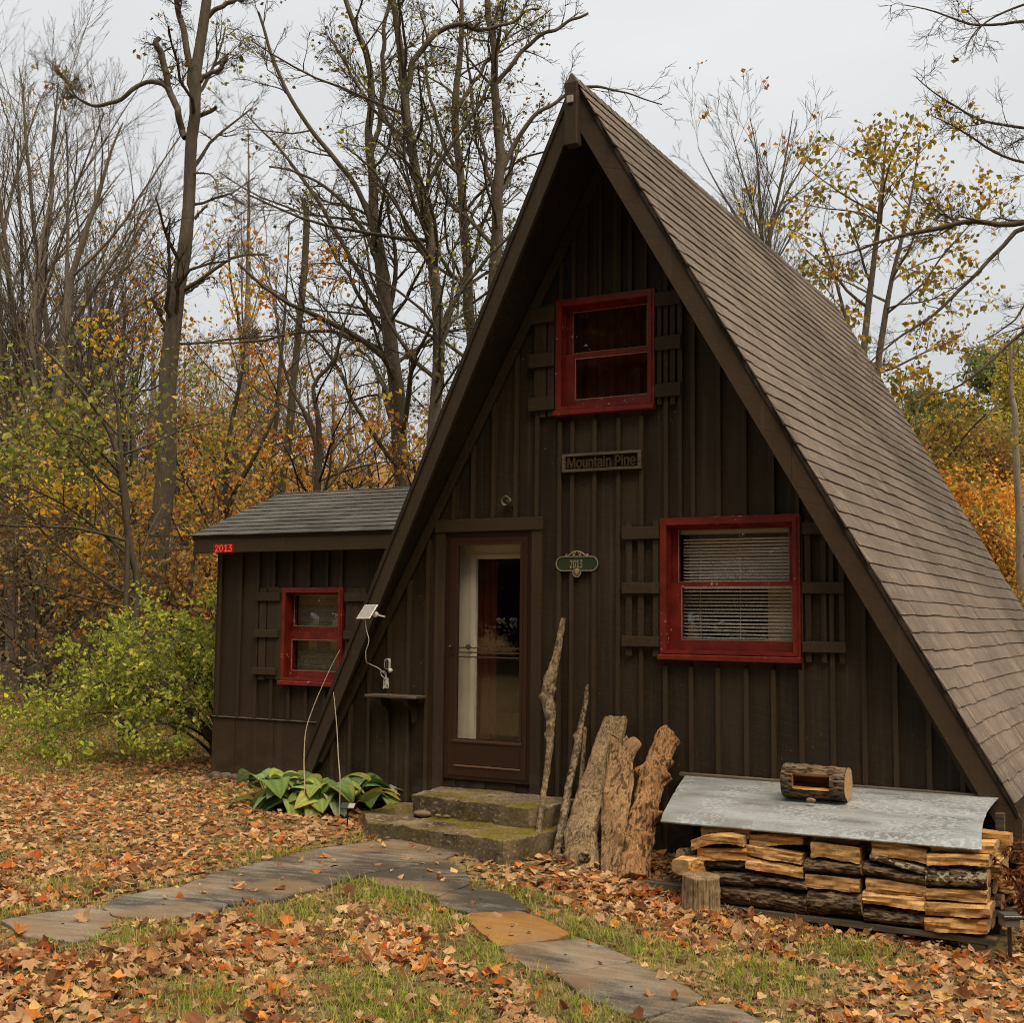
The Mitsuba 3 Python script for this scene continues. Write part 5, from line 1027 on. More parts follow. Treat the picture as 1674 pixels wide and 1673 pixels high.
# ================================================================== TREES
def children(P, R, k, ang, lf, n, rr_, wander, up, r, tmin=.25, tmax=1.0, rmin=.0035, lmin=.12, lmax=9):
    """The next order of branches on all branches of P (B, m, 3), R (B, m)."""
    B, m_, _ = P.shape; L = np.linalg.norm(np.diff(P, axis=1), axis=2).sum(1)
    kk = np.round(k * np.clip(L / np.median(L), .08, 2.0)).astype(int); idx = np.repeat(np.arange(B), kk); N_ = len(idx)
    t = tmin + (tmax - tmin) * r.rand(N_); f_ = t * (m_ - 1); a = np.minimum(f_.astype(int), m_ - 2); w = (f_ - a)[:, None]
    p0 = P[idx, a] * (1 - w) + P[idx, a + 1] * w; rad = R[idx, a] * (1 - w[:, 0]) + R[idx, a + 1] * w[:, 0]; tg = P[idx, a + 1] - P[idx, a]; tg /= np.linalg.norm(tg, axis=1, keepdims=True) + 1e-9
    q_ = r.normal(size=(N_, 3)); q_ -= tg * (q_ * tg).sum(1, keepdims=True); q_ /= np.linalg.norm(q_, axis=1, keepdims=True); an = r.uniform(*ang, N_)[:, None]
    d = np.cos(an) * tg + np.sin(an) * q_; ln = np.clip(L[idx] * lf * (1.12 - .62 * t) * r.uniform(.55, 1.25, N_), lmin, lmax); pts = [p0]; st_ = (ln / (n - 1))[:, None]
    for i in range(n - 1):
        d = d + wander * r.normal(size=(N_, 3)) + np.array([0, 0, up]); d /= np.linalg.norm(d, axis=1, keepdims=True); pts.append(pts[-1] + d * st_)
    r0 = np.maximum(rad * rr_ * r.uniform(.7, 1.15, N_), rmin); return np.stack(pts, 1), np.maximum(r0[:, None] * np.linspace(1, .35, n)[None], rmin * .8)
def leaf_cloud(C, size, pal, r, pw=None, droop=.3):
    """Small folded leaves at the points C."""
    n = len(C); pal = np.array(pal); ci = r.choice(len(pal), n, p=pw); s = size * r.uniform(.6, 1.3, n)[:, None]
    d = r.normal(size=(n, 3)); d[:, 2] -= droop; d /= np.linalg.norm(d, axis=1, keepdims=True); q_ = r.normal(size=(n, 3)); sd = np.cross(d, q_); sd /= np.linalg.norm(sd, axis=1, keepdims=True); nn_ = np.cross(d, sd)
    V = np.stack([C, C + d * s * .5 + sd * s * .34 + nn_ * s * .10, C + d * s, C + d * s * .5 - sd * s * .34 + nn_ * s * .10], 1); k_ = np.arange(n)[:, None] * 4
    return trimesh.Trimesh(V.reshape(-1, 3), np.concatenate([k_ + [0, 1, 2], k_ + [0, 2, 3]], 0), process=False), np.repeat(pal[ci] * r.uniform(.7, 1.25, (n, 1)), 4, axis=0)
OR, DO, YE, YG, GR, RU, OL = (.66, .33, .065), (.55, .20, .045), (.62, .43, .07), (.36, .36, .07), (.17, .21, .055), (.28, .12, .04), (.25, .225, .07)
def tips(P, n, r, spread, lo=.2):
    B, m_, _ = P.shape; c_n = max(1, n // 4); i = np.tile(r.randint(0, B, c_n), 5)[:n]; f_ = np.clip(np.tile(lo + (1 - lo) * r.rand(c_n), 5)[:n] + r.normal(0, .06, n), 0, 1) * (m_ - 1); a = np.minimum(f_.astype(int), m_ - 2); w = (f_ - a)[:, None]; return P[i, a] * (1 - w) + P[i, a + 1] * w + r.normal(0, spread, (n, 3))
def skel(rows, D, base=True, n=14):
    """Trunk or limb from photograph rows (u, v, width in px) at distance D; starts underground."""
    out = []
    for q_ in rows:
        u, v, w = q_[:3]; dd_ = D + (q_[3] if len(q_) > 3 else 0); out.append((*atD(u, v, dd_), w / 2 * dd_ / FOC))
    out = np.array(out)
    if base:
        p_ = out[0].copy(); g_ = float(zg(p_[0], p_[1])) - .1
        if p_[2] > g_ + .1: out = np.vstack([[p_[0] + .02, p_[1], g_, p_[3] * 1.35], out])
    S = spline(out, n); return S[:, :3], S[:, 3]
def wobble(P, r, a):
    w = r.normal(0, a, P.shape); w[0] = 0; return P + w
def make_tree(name, label, cat, stems, levels, seed, tone=.3, moss=.0, leaves=None, group=None, limbs=(), twig_tone=None, limb_levels=None):
    """stems: list of (P, R); limbs: measured big limbs; levels: specs of the branch orders; leaves: (count, size, palette, weights, spread)."""
    r = np.random.RandomState(seed); t = thing(name, label, cat, group); n = 16
    res = lambda S: (np.stack([spline(np.c_[P, R], n)[:, :3] for P, R in S]), np.stack([spline(np.c_[P, R], n)[:, 3] for P, R in S]))
    for P, R in stems:
        S = spline(np.c_[wobble(P, r, R.mean() * .25), R], 40); rr_ = S[:, 3] * (1 + .10 * (meshkit.fbm(np.c_[np.arange(40) * .5, S[:, :2]], 3, seed) - .5)); m = tubes(S[:, :3], rr_, 14); v = m.vertices; nn_ = meshkit.fbm(v * [9, 9, 3.0], 3, seed + 1) - .5; ctr = np.repeat(S[:, :3], 14, axis=0); m.vertices = ctr + (v - ctr) * (1 + .34 * nn_[:, None])
        put(f'{t}__trunk', m, 'bark', smooth=True, uv=uvc(m, tone, moss))
    for P, R in limbs:
        S = spline(np.c_[wobble(P, r, R.mean() * .5), R], 30); m = tubes(S[:, :3], S[:, 3], 9); put(f'{t}__limb', m, 'bark', smooth=True, uv=uvc(m, tone, moss))
    Ps, Rs = res(list(stems) + list(limbs)); P, R = Ps, Rs; meshes, last = [], None
    for i, lv in enumerate(levels):
        P, R = children(P, R, r=r, **lv); meshes.append(tubes(P, R, (6, 4, 3, 3)[i])); last = P
        if i == 0 and len(levels) > 1: P0, R0 = P, R
    m = cat_(meshes); put(f'{t}__branches', m, 'bark', smooth=True, uv=uvc(m, twig_tone if twig_tone is not None else tone * .9, moss * .5))
    if leaves:
        cnt, size, pal, pw, sp = leaves[:5]; C = tips(last, cnt, r, sp, .3)
        if len(leaves) > 5: C = C[leaves[5](C)]
        lm, lc = leaf_cloud(C, size, pal, r, pw); put(f'{t}__foliage', lm, 'leaf', color=lc)
    return t
def uv_of(C):
    p_ = C - CAM; d = p_ @ FWD; return 837 + FOC * (p_ @ RIGHT) / d, 836 + FOC * (p_ @ DOWN) / d
L_ = lambda k, ang, lf, n=6, rr_=.55, wander=.10, up=.03, **kw: dict(k=k, ang=ang, lf=lf, n=n, rr_=rr_, wander=wander, up=up, **kw)
# 1 the tall dark trunk left of the annex
D1 = 19
st = [skel([(256, 1000, 33), (262, 900, 33), (268, 760, 31), (274, 660, 30), (285, 540, 27), (300, 430, 23), (308, 310, 20), (316, 200, 19), (324, 110, 18), (334, 10, 15), (345, -120, 11), (350, -260, 7)], D1, n=24)]
lb = [skel([(318, 150, 12), (305, 80, 11), (290, 5, 9), (280, -80, 6)], D1, False), skel([(303, 225, 11), (285, 170, 11), (272, 128, 11), (258, 70, 10), (256, 62, 7)], D1, False), skel([(278, 150, 8), (262, 134, 8), (240, 134, 7.5), (205, 155, 7), (165, 173, 6), (130, 163, 4), (105, 130, 3), (75, 95, 2)], D1, False),
      skel([(322, 138, 9), (345, 122, 8), (365, 105, 7), (374, 94, 6)], D1, False), skel([(318, 190, 8), (340, 182, 7), (352, 176, 6)], D1, False), skel([(303, 480, 5), (330, 462, 4), (344, 452, 3)], D1, False), skel([(315, 285, 4), (335, 282, 3), (352, 295, 2), (357, 325, 1.5)], D1, False), skel([(318, 358, 5), (328, 346, 4), (339, 336, 3)], D1, False),
      skel([(275, 545, 7), (262, 518, 7), (252, 495, 7)], D1, False), skel([(335, 30, 9), (350, 15, 8), (390, 0, 7), (430, -30, 5)], D1, False), skel([(285, 560, 4), (330, 560, 4), (400, 552, 3), (480, 548, 2)], D1, False), skel([(265, 630, 4), (230, 640, 3), (170, 655, 2)], D1, False)]
make_tree('tall_tree', 'tall dark trunked tree with broken limb stubs left of the annex', 'tree', st, [L_(7, (.5, 1.2), .20, 6, .34, .22, .0, tmin=.45, lmax=1.6), L_(5, (.4, 1.1), .45, 5, .55, .22, 0), L_(4, (.4, 1.0), .5, 4, .6, .22, 0)], 1, tone=.34, twig_tone=.2, moss=.15, limbs=lb, leaves=(420, .085, [OL, RU, (.09, .08, .03)], None, .05, lambda C: uv_of(C)[1] < 260))
# 2 the grey many stemmed clump at the left edge
D2 = 25
def fanstem(px, w0): return skel([(u, v, w0 * (1 - .90 * (i / (len(px) - 1)) ** .8)) for i, (u, v) in enumerate(px)], D2 + (w0 * 37 % 5), n=18)
fans = [[(22, 1150), (16, 900), (8, 700), (-8, 430)], [(45, 1150), (40, 850), (27, 600), (8, 400), (-5, 250)], [(62, 1150), (62, 850), (60, 600), (72, 430), (88, 260), (95, 140)], [(92, 1150), (92, 800), (100, 560), (128, 420), (165, 300), (200, 200)], [(106, 1150), (116, 820), (148, 600), (196, 450), (250, 340)], [(80, 1150), (78, 800), (82, 600), (60, 400), (40, 200), (30, 110)]]
for i, (px, lab) in enumerate(zip(fans, ('leftmost grey bare tree of the clump, half cut by the picture edge', 'second grey bare tree from the left edge of the clump', 'straight grey bare tree in the middle of the left clump', 'grey bare tree spreading to the right in the left clump', 'rightmost leaning grey tree of the left bare clump', 'thin grey bare tree curving left in the clump'))):
    make_tree('bare_tree', lab, 'tree', [fanstem(px, (26, 24, 24, 25, 22, 17)[i])], [L_(17, (.3, .7), .42, 8, .42, .07, .055, tmin=.28, lmax=6.5), L_(9, (.3, .65), .45, 6, .5, .08, .05, rmin=.0048), L_(6, (.3, .6), .5, 4, .55, .08, .04, rmin=.004)], 20 + i, tone=.52, moss=.2, group='bare grey trees at the left edge')
# 3 the trees behind the annex
D3 = 17.5
TR = [('big_bare_tree', 'large dark leaning tree with wide limbs behind the annex roof', [(662, 830, 27), (654, 700, 26), (648, 610, 25), (640, 540, 24), (622, 440, 21), (608, 350, 17), (604, 270, 14), (606, 190, 12), (596, 90, 10), (570, 0, 8), (550, -80, 5)],
       [[(612, 380, 11), (590, 320, 9), (545, 255, 8), (500, 200, 7), (450, 110, 6), (425, 20, 4)], [(640, 540, 10), (600, 470, 8), (550, 380, 7), (500, 300, 6), (455, 240, 4), (400, 185, 2)], [(606, 250, 9), (625, 160, 8), (628, 60, 7), (640, -40, 5)], [(650, 640, 9), (600, 560, 7), (520, 540, 6), (430, 555, 4), (350, 560, 2)], [(620, 440, 8), (560, 330, 6), (500, 290, 4), (440, 270, 3)]], D3, 30, .18),
      ('big_bare_tree', 'dark crooked tree with an arching top limb left of the gable', [(708, 720, 20), (714, 620, 20), (718, 540, 19), (712, 450, 18), (700, 370, 17), (682, 290, 16), (668, 220, 15), (662, 150, 14), (655, 80, 12), (640, 0, 9), (630, -70, 6)],
       [[(664, 150, 11), (680, 100, 10), (705, 65, 9), (740, 42, 8), (790, 48, 7), (840, 30, 5), (880, 10, 3)], [(716, 560, 8), (745, 490, 7), (790, 430, 6), (840, 380, 4)], [(690, 330, 8), (730, 250, 7), (770, 190, 6), (810, 120, 4)], [(712, 450, 8), (670, 380, 6), (640, 320, 5), (600, 290, 3)], [(668, 230, 7), (620, 190, 5), (580, 130, 4), (540, 60, 3)]], 16.5, 31, .15),
      ('big_bare_tree', 'dark tree half hidden behind the left slope of the gable', [(800, 700, 21), (806, 480, 20), (815, 350, 18), (818, 250, 16), (812, 150, 13), (806, 60, 11), (800, -40, 8)],
       [[(812, 300, 9), (845, 230, 8), (870, 190, 7), (910, 165, 6), (960, 140, 5), (1020, 150, 3), (1080, 170, 2)], [(808, 140, 8), (850, 90, 7), (900, 50, 6), (960, 20, 4)], [(815, 340, 8), (790, 250, 6), (770, 150, 5), (760, 60, 3)]], 18, 32, .16),
      ('big_bare_tree', 'slimmer dark tree between the crooked tree and the gable', [(775, 620, 17), (766, 480, 17), (760, 380, 15), (752, 280, 13), (745, 180, 12), (750, 80, 9), (760, -20, 6)],
       [[(752, 290, 7), (720, 220, 6), (700, 140, 5), (690, 50, 3)], [(748, 180, 7), (790, 110, 6), (830, 60, 4), (870, -10, 3)]], 19.5, 33, .2)]
lvA = [L_(11, (.5, 1.15), .27, 8, .40, .15, .02, tmin=.3, lmax=3.8), L_(6, (.4, 1.0), .42, 6, .5, .16, .01, rmin=.0042), L_(6, (.4, .95), .50, 5, .5, .17, .0, rmin=.0032)]
for nm, lab, tr, lbs, D, sd, tone in TR:
    leaf = (900, .065, [OL, YG, RU, (.10, .085, .03)], [.4, .15, .15, .3], .06) if sd != 31 else (1100, .065, [OL, YG, (.10, .085, .03)], None, .06)
    if sd in (32, 33): leaf = (1700, .065, [OL, (.13, .125, .04), RU, (.10, .09, .03)], None, .10, lambda C: (uv_of(C)[0] < 900))
    make_tree(nm, lab, 'tree', [skel(tr, D, n=22)], lvA, sd, tone=tone + .22, moss=.55, limbs=[skel(q_, D, False) for q_ in lbs], leaves=leaf)
make_tree('broken_tree', 'dead snapped trunk curling at the top behind the annex roof', 'tree', [skel([(458, 830, 12), (470, 740, 12), (480, 650, 12), (486, 560, 11), (494, 480, 11), (500, 400, 11), (504, 340, 10), (498, 318, 7), (490, 322, 4)], 21, n=20)], [L_(5, (.6, 1.2), .10, 5, .3, .2, 0, tmin=.4, lmax=1.0), L_(3, (.4, 1), .5, 4)], 40, tone=.3, moss=.6)
make_tree('forked_tree', 'small dark forked tree rising over the ridge of the annex', 'tree', [skel([(518, 820, 11), (520, 790, 11), (518, 730, 10), (505, 690, 8), (480, 650, 6), (462, 580, 4), (455, 520, 3)], 15.5, n=14), skel([(519, 800, 9), (523, 720, 9), (510, 640, 7), (545, 590, 6), (560, 540, 4), (590, 470, 2)], 15.5, n=14)], [L_(9, (.5, 1.2), .33, 7, .5, .16, .03, tmin=.35), L_(6, (.4, 1.), .45, 5), L_(4, (.4, 1.), .5, 4)], 41, tone=.14, moss=.2, leaves=(260, .08, [YE, OR, RU], None, .05))
# 4 leafy understory
def leafy(name, lab, stems, D, seed, pal, pw, cnt, size, tone=.2, lf=.42, sp=.16, group=None, sel=None, k=(10, 6, 4)):
    lv = [L_(k[0], (.6, 1.3), lf, 7, .5, .12, .02, tmin=.3), L_(k[1], (.5, 1.1), .5, 5, .55, .14, .0), L_(k[2], (.5, 1.), .55, 4, .6, .14, -.02)]
    return make_tree(name, lab, 'tree', [skel(s, D, n=14) for s in stems], lv, seed, tone=tone, moss=.2, leaves=(cnt, size, pal, pw, sp) + ((sel,) if sel else ()), group=group)
leafy('understory_tree', 'small olive leaved tree with a leaning dark stem at the far left', [[(222, 1000, 12), (210, 880, 11), (198, 780, 10), (180, 710, 9), (140, 650, 7), (100, 600, 5), (60, 560, 3)], [(210, 860, 8), (196, 730, 7), (190, 650, 5), (180, 580, 3)]], 16, 50, [GR, OL, YG, YE], [.35, .37, .2, .08], 4000, .09, lf=.5, sel=lambda C: (uv_of(C)[1] < 790) & (uv_of(C)[1] > 540))
leafy('understory_tree', 'young tree with yellow hanging leaves in front of the left bare clump', [[(150, 1000, 8), (140, 820, 7), (130, 680, 5), (118, 560, 3)]], 19, 51, [YE, OR, YG], [.6, .2, .2], 1500, .10, lf=.28, sp=.10)
leafy('orange_maple', 'glowing orange maple between the tall dark trunk and the annex', [[(370, 1000, 12), (365, 850, 11), (372, 730, 9), (390, 640, 6), (400, 550, 3)], [(372, 850, 9), (420, 740, 7), (450, 680, 4)]], 21, 52, [OR, DO, YE, YG], [.40, .12, .32, .16], 3400, .085, lf=.42, sp=.16)
leafy('orange_maple', 'orange maple sapling with sparse leaves high against the sky', [[(438, 900, 8), (450, 700, 7), (462, 560, 5), (470, 440, 3), (474, 360, 2)]], 22, 53, [OR, DO], [.5, .5], 650, .11, lf=.22, sp=.1)
leafy('orange_maple', 'low yellow orange maple just over the annex ridge', [[(610, 900, 8), (606, 800, 7), (600, 750, 4)], [(560, 900, 7), (556, 800, 6), (548, 765, 4)], [(680, 900, 7), (680, 790, 6), (676, 755, 4)]], 17, 54, [OR, YE, DO], [.55, .33, .12], 2600, .085, lf=.55, sp=.12)
leafy('orange_maple', 'orange undergrowth tree behind the green shrub', [[(300, 1100, 9), (310, 960, 8), (320, 900, 5)], [(300, 1100, 7), (230, 990, 6), (150, 950, 3)]], 18, 55, [OR, RU, (.24, .17, .09), OL], [.2, .25, .35, .2], 2200, .085, lf=.6, sp=.2)
# 5 right: bare fan, yellow tree, overhanging limbs
F5 = [[(1262, 1100, 12), (1250, 560, 10), (1244, 400, 7), (1238, 280, 3.5), (1226, 190, 1.2)], [(1262, 900, 8), (1254, 430, 8), (1276, 330, 4), (1312, 275, 2.4), (1340, 230, 1)], [(1262, 900, 7), (1250, 440, 7), (1200, 345, 4), (1165, 290, 2.2), (1140, 240, 1)], [(1262, 900, 7), (1256, 420, 7), (1280, 280, 3.5), (1296, 180, 1.2)], [(1262, 900, 6), (1250, 420, 6), (1218, 300, 3), (1192, 200, 1)]]
make_tree('fan_tree', 'bare fan shaped tree with a few orange leaves behind the right roof slope', 'tree', [skel(q_, 24, n=16) for q_ in F5], [L_(18, (.3, .7), .22, 7, .42, .07, .05, tmin=.5, lmax=2.6), L_(7, (.3, .7), .45, 5, .5, .08, .04), L_(5, (.3, .7), .5, 4, .5, .08, .04)], 60, tone=.5, leaves=(170, .11, [DO, OR, RU], None, .06, lambda C: (uv_of(C)[1] < 260)))
leafy('yellow_leaved_tree', 'yellow olive leaved tree with two pale stems beyond the right slope', [[(1398, 1150, 14), (1406, 700, 13), (1414, 540, 11), (1428, 420, 9), (1440, 320, 6), (1450, 220, 3)], [(1420, 1150, 12), (1432, 700, 12), (1440, 560, 10), (1462, 430, 7), (1490, 330, 4), (1500, 230, 2)], [(1400, 1100, 8), (1404, 620, 7), (1370, 470, 5), (1340, 380, 3)]], 19, 61, [(.31, .235, .045), (.22, .185, .04), YE, OR], [.42, .33, .2, .05], 5200, .10, tone=.62, lf=.30, sp=.08, k=(15, 6, 4))
D6 = 13
lim = [[(1980, 470, 30), (1740, 368, 13), (1674, 362, 10), (1600, 366, 8.5), (1540, 372, 8), (1470, 388, 6), (1390, 408, 3), (1340, 420, 1.5)], [(1760, 362, 8), (1674, 372, 8), (1640, 402, 7), (1590, 455, 6), (1530, 508, 5), (1480, 545, 4), (1420, 592, 2)], [(1960, 520, 18), (1800, 460, 9), (1674, 545, 6), (1640, 572, 5), (1600, 607, 4.5), (1560, 634, 3), (1520, 645, 1.5)],
       [(1970, 360, 18), (1850, 270, 8), (1674, 206, 5), (1600, 196, 4), (1545, 166, 3), (1500, 126, 1.5)], [(1970, 380, 14), (1850, 320, 7), (1674, 266, 4.5), (1620, 246, 4), (1570, 212, 3), (1525, 190, 1.5)], [(1960, 200, 16), (1850, 100, 8), (1674, 36, 5), (1600, 41, 4), (1550, 26, 3), (1475, 8, 1.5)], [(1960, 120, 10), (1800, -20, 5), (1650, 15, 3.5), (1600, 45, 2.5), (1575, 90, 1.5)], [(1850, 420, 6), (1700, 470, 4), (1660, 520, 3), (1600, 560, 1.5)]]
make_tree('overhanging_tree', 'bare tree outside the right edge whose dark limbs reach into the sky', 'tree', [skel([(2010, 1150, 60), (1990, 700, 52), (1975, 450, 44), (1960, 200, 34), (1950, -150, 22)], D6, n=20)], [L_(17, (.5, 1.2), .17, 7, .45, .18, .02, tmin=.15, lmax=1.7), L_(9, (.4, 1.), .55, 5, .55, .2, .0, rmin=.0026), L_(3, (.4, 1.), .5, 4, .6, .2, 0, rmin=.0022)], 62, tone=.25, limbs=[skel(q_, D6, False) for q_ in lim], leaves=(300, .07, [(.12, .10, .04), OL, YE], None, .02))
make_tree('birch_tree', 'pale birch trunk at the right edge in front of the golden hillside', 'tree', [skel([(1672, 1150, 13), (1668, 960, 13), (1664, 820, 12), (1660, 720, 11), (1654, 640, 8), (1650, 560, 4)], 27, n=16)], [L_(9, (.5, 1.1), .25, 6, .35, .12, .03, tmin=.4), L_(5, (.4, 1.), .5, 5), L_(4, (.4, 1.), .5, 4)], 63, tone=1.0, leaves=(700, .09, [YE, YG], None, .1), twig_tone=.6)
# 6 the hillside on the right: pine, golden and rust coloured bushes
def pine(name, lab, u, v_top, v_base, D, seed, dark=1.0, group=None, wide=.34):
    r = np.random.RandomState(seed); t = thing(name, lab, 'tree', group); b, tp = atD(u, v_base, D), atD(u + 6, v_top, D); b[2] = float(zg(b[0], b[1])) - .2; H = tp[2] - b[2]
    P = np.linspace(0, 1, 20)[:, None] * (tp - b) + b; m = tubes(P, np.linspace(H * .018, .015, 20), 8); put(f'{t}__trunk', m, 'bark', smooth=True, uv=uvc(m, .25))
    n = 95; ts = .16 + .84 * r.rand(n) ** .8; p0 = b + (tp - b) * ts[:, None]; az = r.uniform(0, 2 * np.pi, n); ln = H * wide * (1.02 - ts) ** .42 * r.uniform(.5, 1.1, n) + .25
    dr_ = np.stack([np.cos(az), np.sin(az), r.uniform(.0, .5, n)], -1); s = np.linspace(0, 1, 7); B = p0[:, None] + dr_[:, None] * ln[:, None, None] * s[None, :, None] + np.array([0, 0, 1])[None, None] * (.18 * s ** 2)[None, :, None] * ln[:, None, None]
    m = tubes(B, np.linspace(.03, .008, 7)[None] * np.ones((n, 1)), 4); put(f'{t}__branches', m, 'bark', smooth=True, uv=uvc(m, .2))
    C = tips(B, 9000, r, .16, .25); lm, lc = leaf_cloud(C, .22, np.array([(.055, .070, .028), (.085, .095, .038), (.12, .12, .055)]) * dark, r, None, -.8)
    v = lm.vertices.reshape(-1, 4, 3); ctr = v[:, :1]; lm.vertices = np.concatenate([ctr, ctr + (v[:, 1:2] - ctr) * [.9, .9, 1] * .75, v[:, 2:3], ctr + (v[:, 3:4] - ctr) * .75], 1).reshape(-1, 3); put(f'{t}__foliage', lm, 'leaf', color=lc); return t
pine('pine_tree', 'dark green bushy pine on the hillside at the right edge', 1622, 588, 900, 46, 70, 2.8, wide=.34)
pine('pine_tree', 'thin pale green pine just beyond the right roof edge', 1502, 652, 900, 50, 71, 1.7, wide=.2)
pine('pine_tree', 'low green pine tip between the roof edge and the bushy pine', 1545, 676, 900, 52, 72, 1.5, wide=.3)
def bush(name, lab, u, v, wpx, hpx, D, seed, pal, pw, cnt, size, group=None, cat='bush'):
    """A leafy bush standing on the hillside, its crown centred where the photograph shows it."""
    r = np.random.RandomState(seed); t = thing(name, lab, cat, group); c = atD(u, v, D); rx, rz = wpx / 2 * D / FOC, hpx / 2 * D / FOC; g0 = float(zg(c[0], c[1]))
    cl = r.normal(size=(46, 3)); cl /= np.linalg.norm(cl, axis=1, keepdims=True); cl = c + cl * r.uniform(.25, 1.0, (46, 1)) ** .6 * [rx, rx, rz]
    st_ = np.stack([spline([(c[0] + r.normal(0, .15), c[1] + r.normal(0, .15), g0 - .1), tuple(c * .6 + q_ * .4 + [0, 0, -rz * .4]), tuple(q_)], 8)[:, :3] for q_ in cl]); m = tubes(st_, np.linspace(.05, .008, 8)[None] * r.uniform(.5, 1, (46, 1)), 5); put(f'{t}__branches', m, 'bark', smooth=True, uv=uvc(m, .35))
    C = cl[r.randint(0, 46, cnt)] + r.normal(size=(cnt, 3)) * np.array([rx, rx, rz]) * .20; lm, lc = leaf_cloud(C, size, pal, r, pw); put(f'{t}__foliage', lm, 'leaf', color=lc); return t
HB = [('rust brown bush on the hillside directly beyond the roof edge', 1560, 745, 150, 130, 40, [RU, (.30, .20, .09), OL], [.4, .4, .2], 5200, .13), ('bright orange bush touching the right roof edge', 1560, 815, 90, 110, 34, [OR, DO, YE], [.55, .2, .25], 4200, .12), ('large golden orange bush at the right edge', 1640, 850, 130, 140, 36, [OR, YE, DO], [.55, .3, .15], 6000, .12), ('yellow bush below the golden bush at the right edge', 1640, 930, 150, 130, 33, [YE, OR, OL], [.45, .3, .25], 5200, .12),
      ('tan and olive bush under the pine', 1655, 740, 130, 120, 41, [(.33, .26, .10), YG, OL], None, 5000, .13), ('yellow green tree right of the pine', 1668, 660, 80, 160, 43, [YG, YE, OL], [.4, .3, .3], 4600, .13), ('olive green bush by the thin pine', 1520, 720, 80, 90, 44, [OL, YG, GR], None, 3600, .13), ('rust bush low beside the roof edge', 1600, 900, 100, 110, 31, [RU, OR, OL], None, 3800, .11), ('tan bush between the roof edge and the rust brown bush', 1525, 775, 80, 110, 42, [(.30, .21, .09), RU], None, 3400, .13),
      ('low olive hedge bush behind the foot of the right roof', 1672, 1020, 120, 120, 26, [OL, YG, RU], None, 4200, .10)]
for i, (lab, u, v, w, h, D, pal, pw, cnt, sz) in enumerate(HB): bush('hillside_bush', lab, u, v, w, h, D, 80 + i, pal, pw, cnt, sz)
# 7 the arching yellow green shrub beside the annex
rsb = np.random.RandomState(99); shrub = thing('arching_shrub', 'arching yellow green shrub spreading left from the annex corner', 'shrub')
root = np.array([-4.15, 1.75, 0]); root[2] = float(zg(root[0], root[1])); P, Rr_ = [], []
for i in range(34):
    az = rsb.uniform(math.radians(120), math.radians(285)) if i < 24 else rsb.uniform(0, 2 * math.pi); L = rsb.uniform(1.2, 2.9) if i < 24 else rsb.uniform(.9, 1.6); hh_ = rsb.uniform(.7, 1.55) * (1.0 if L < 1.8 else .70); dx, dy = math.cos(az), math.sin(az); lo = rsb.uniform(.25, .85)
    S = spline([tuple(root + rsb.normal(0, .06, 3) * [1, 1, .2]), tuple(root + [dx * L * .22, dy * L * .22, hh_ * .62]), tuple(root + [dx * L * .58, dy * L * .58, hh_]), tuple(root + [dx * L, dy * L, hh_ * lo])], 14); P.append(S); Rr_.append(np.linspace(rsb.uniform(.014, .024), .004, 14))
P, Rr_ = np.array(P), np.array(Rr_)
for i in range(len(P)): m = tubes(P[i], Rr_[i], 7); put(f'{shrub}__stem', m, 'bark', smooth=True, uv=uvc(m, .22))
P1, R1 = children(P, Rr_, 9, (.4, 1.0), .34, 6, .5, .10, .0, rsb, tmin=.3, rmin=.0025); P2, R2 = children(P1, R1, 5, (.4, 1.), .5, 5, .6, .12, -.01, rsb, rmin=.002)
m = cat_([tubes(P1, R1, 4), tubes(P2, R2, 3)]); put(f'{shrub}__branches', m, 'bark', smooth=True, uv=uvc(m, .22))
C = tips(P2, 13000, rsb, .035, .15); C = C[C[:, 2] > zg(C[:, 0], C[:, 1]) + .12]; lm, lc = leaf_cloud(C, .062, [(.31, .36, .06), (.42, .43, .085), (.20, .27, .055), (.47, .42, .08)], rsb, [.4, .25, .25, .1], .2); put(f'{shrub}__foliage', lm, 'leaf', color=lc)
# 8 woods behind: a few kinds, each tree a copy of its own
def variant(gid, seed, H, levels, tone, leaves=None, stems=1):
    r = np.random.RandomState(seed); S = []
    for i in range(stems):
        a = r.uniform(0, 6.28); q_ = np.array([(0, 0, -.2, .016 * H), (.1 * math.cos(a), .1 * math.sin(a), H * .3, .0125 * H), (r.normal(0, .03) * H, r.normal(0, .03) * H, H * .65, .0055 * H), (r.normal(0, .06) * H, r.normal(0, .06) * H, H, .0008 * H)]); S.append(spline(q_, 16))
    S = np.array(S); P, R = S[..., :3], S[..., 3]; tr = tubes(P, R, 8); ms = []; last = P
    for i, lv in enumerate(levels): P, R = children(P, R, r=r, **lv); ms.append(tubes(P, R, (4, 3, 3)[i])); last = P
    br = cat_(ms); g = {'type': 'shapegroup', 'trunk': ply(tr, 'bark', smooth=True, uv=uvc(tr, tone, .3)), 'branches': ply(br, 'bark', smooth=True, uv=uvc(br, tone * .9, .15))}
    if leaves: C = tips(last, leaves[0], r, leaves[4], .2); lm, lc = leaf_cloud(C, leaves[1], leaves[2], r, leaves[3]); g['foliage'] = ply(lm, 'leaf', color=lc)
    scene[gid] = g
lb_ = [L_(24, (.4, .9), .30, 7, .4, .09, .045, tmin=.25, lmax=4.5), L_(7, (.35, .8), .42, 5, .5, .1, .03, rmin=.006), L_(5, (.3, .8), .45, 4, .55, .1, .02, rmin=.0055)]
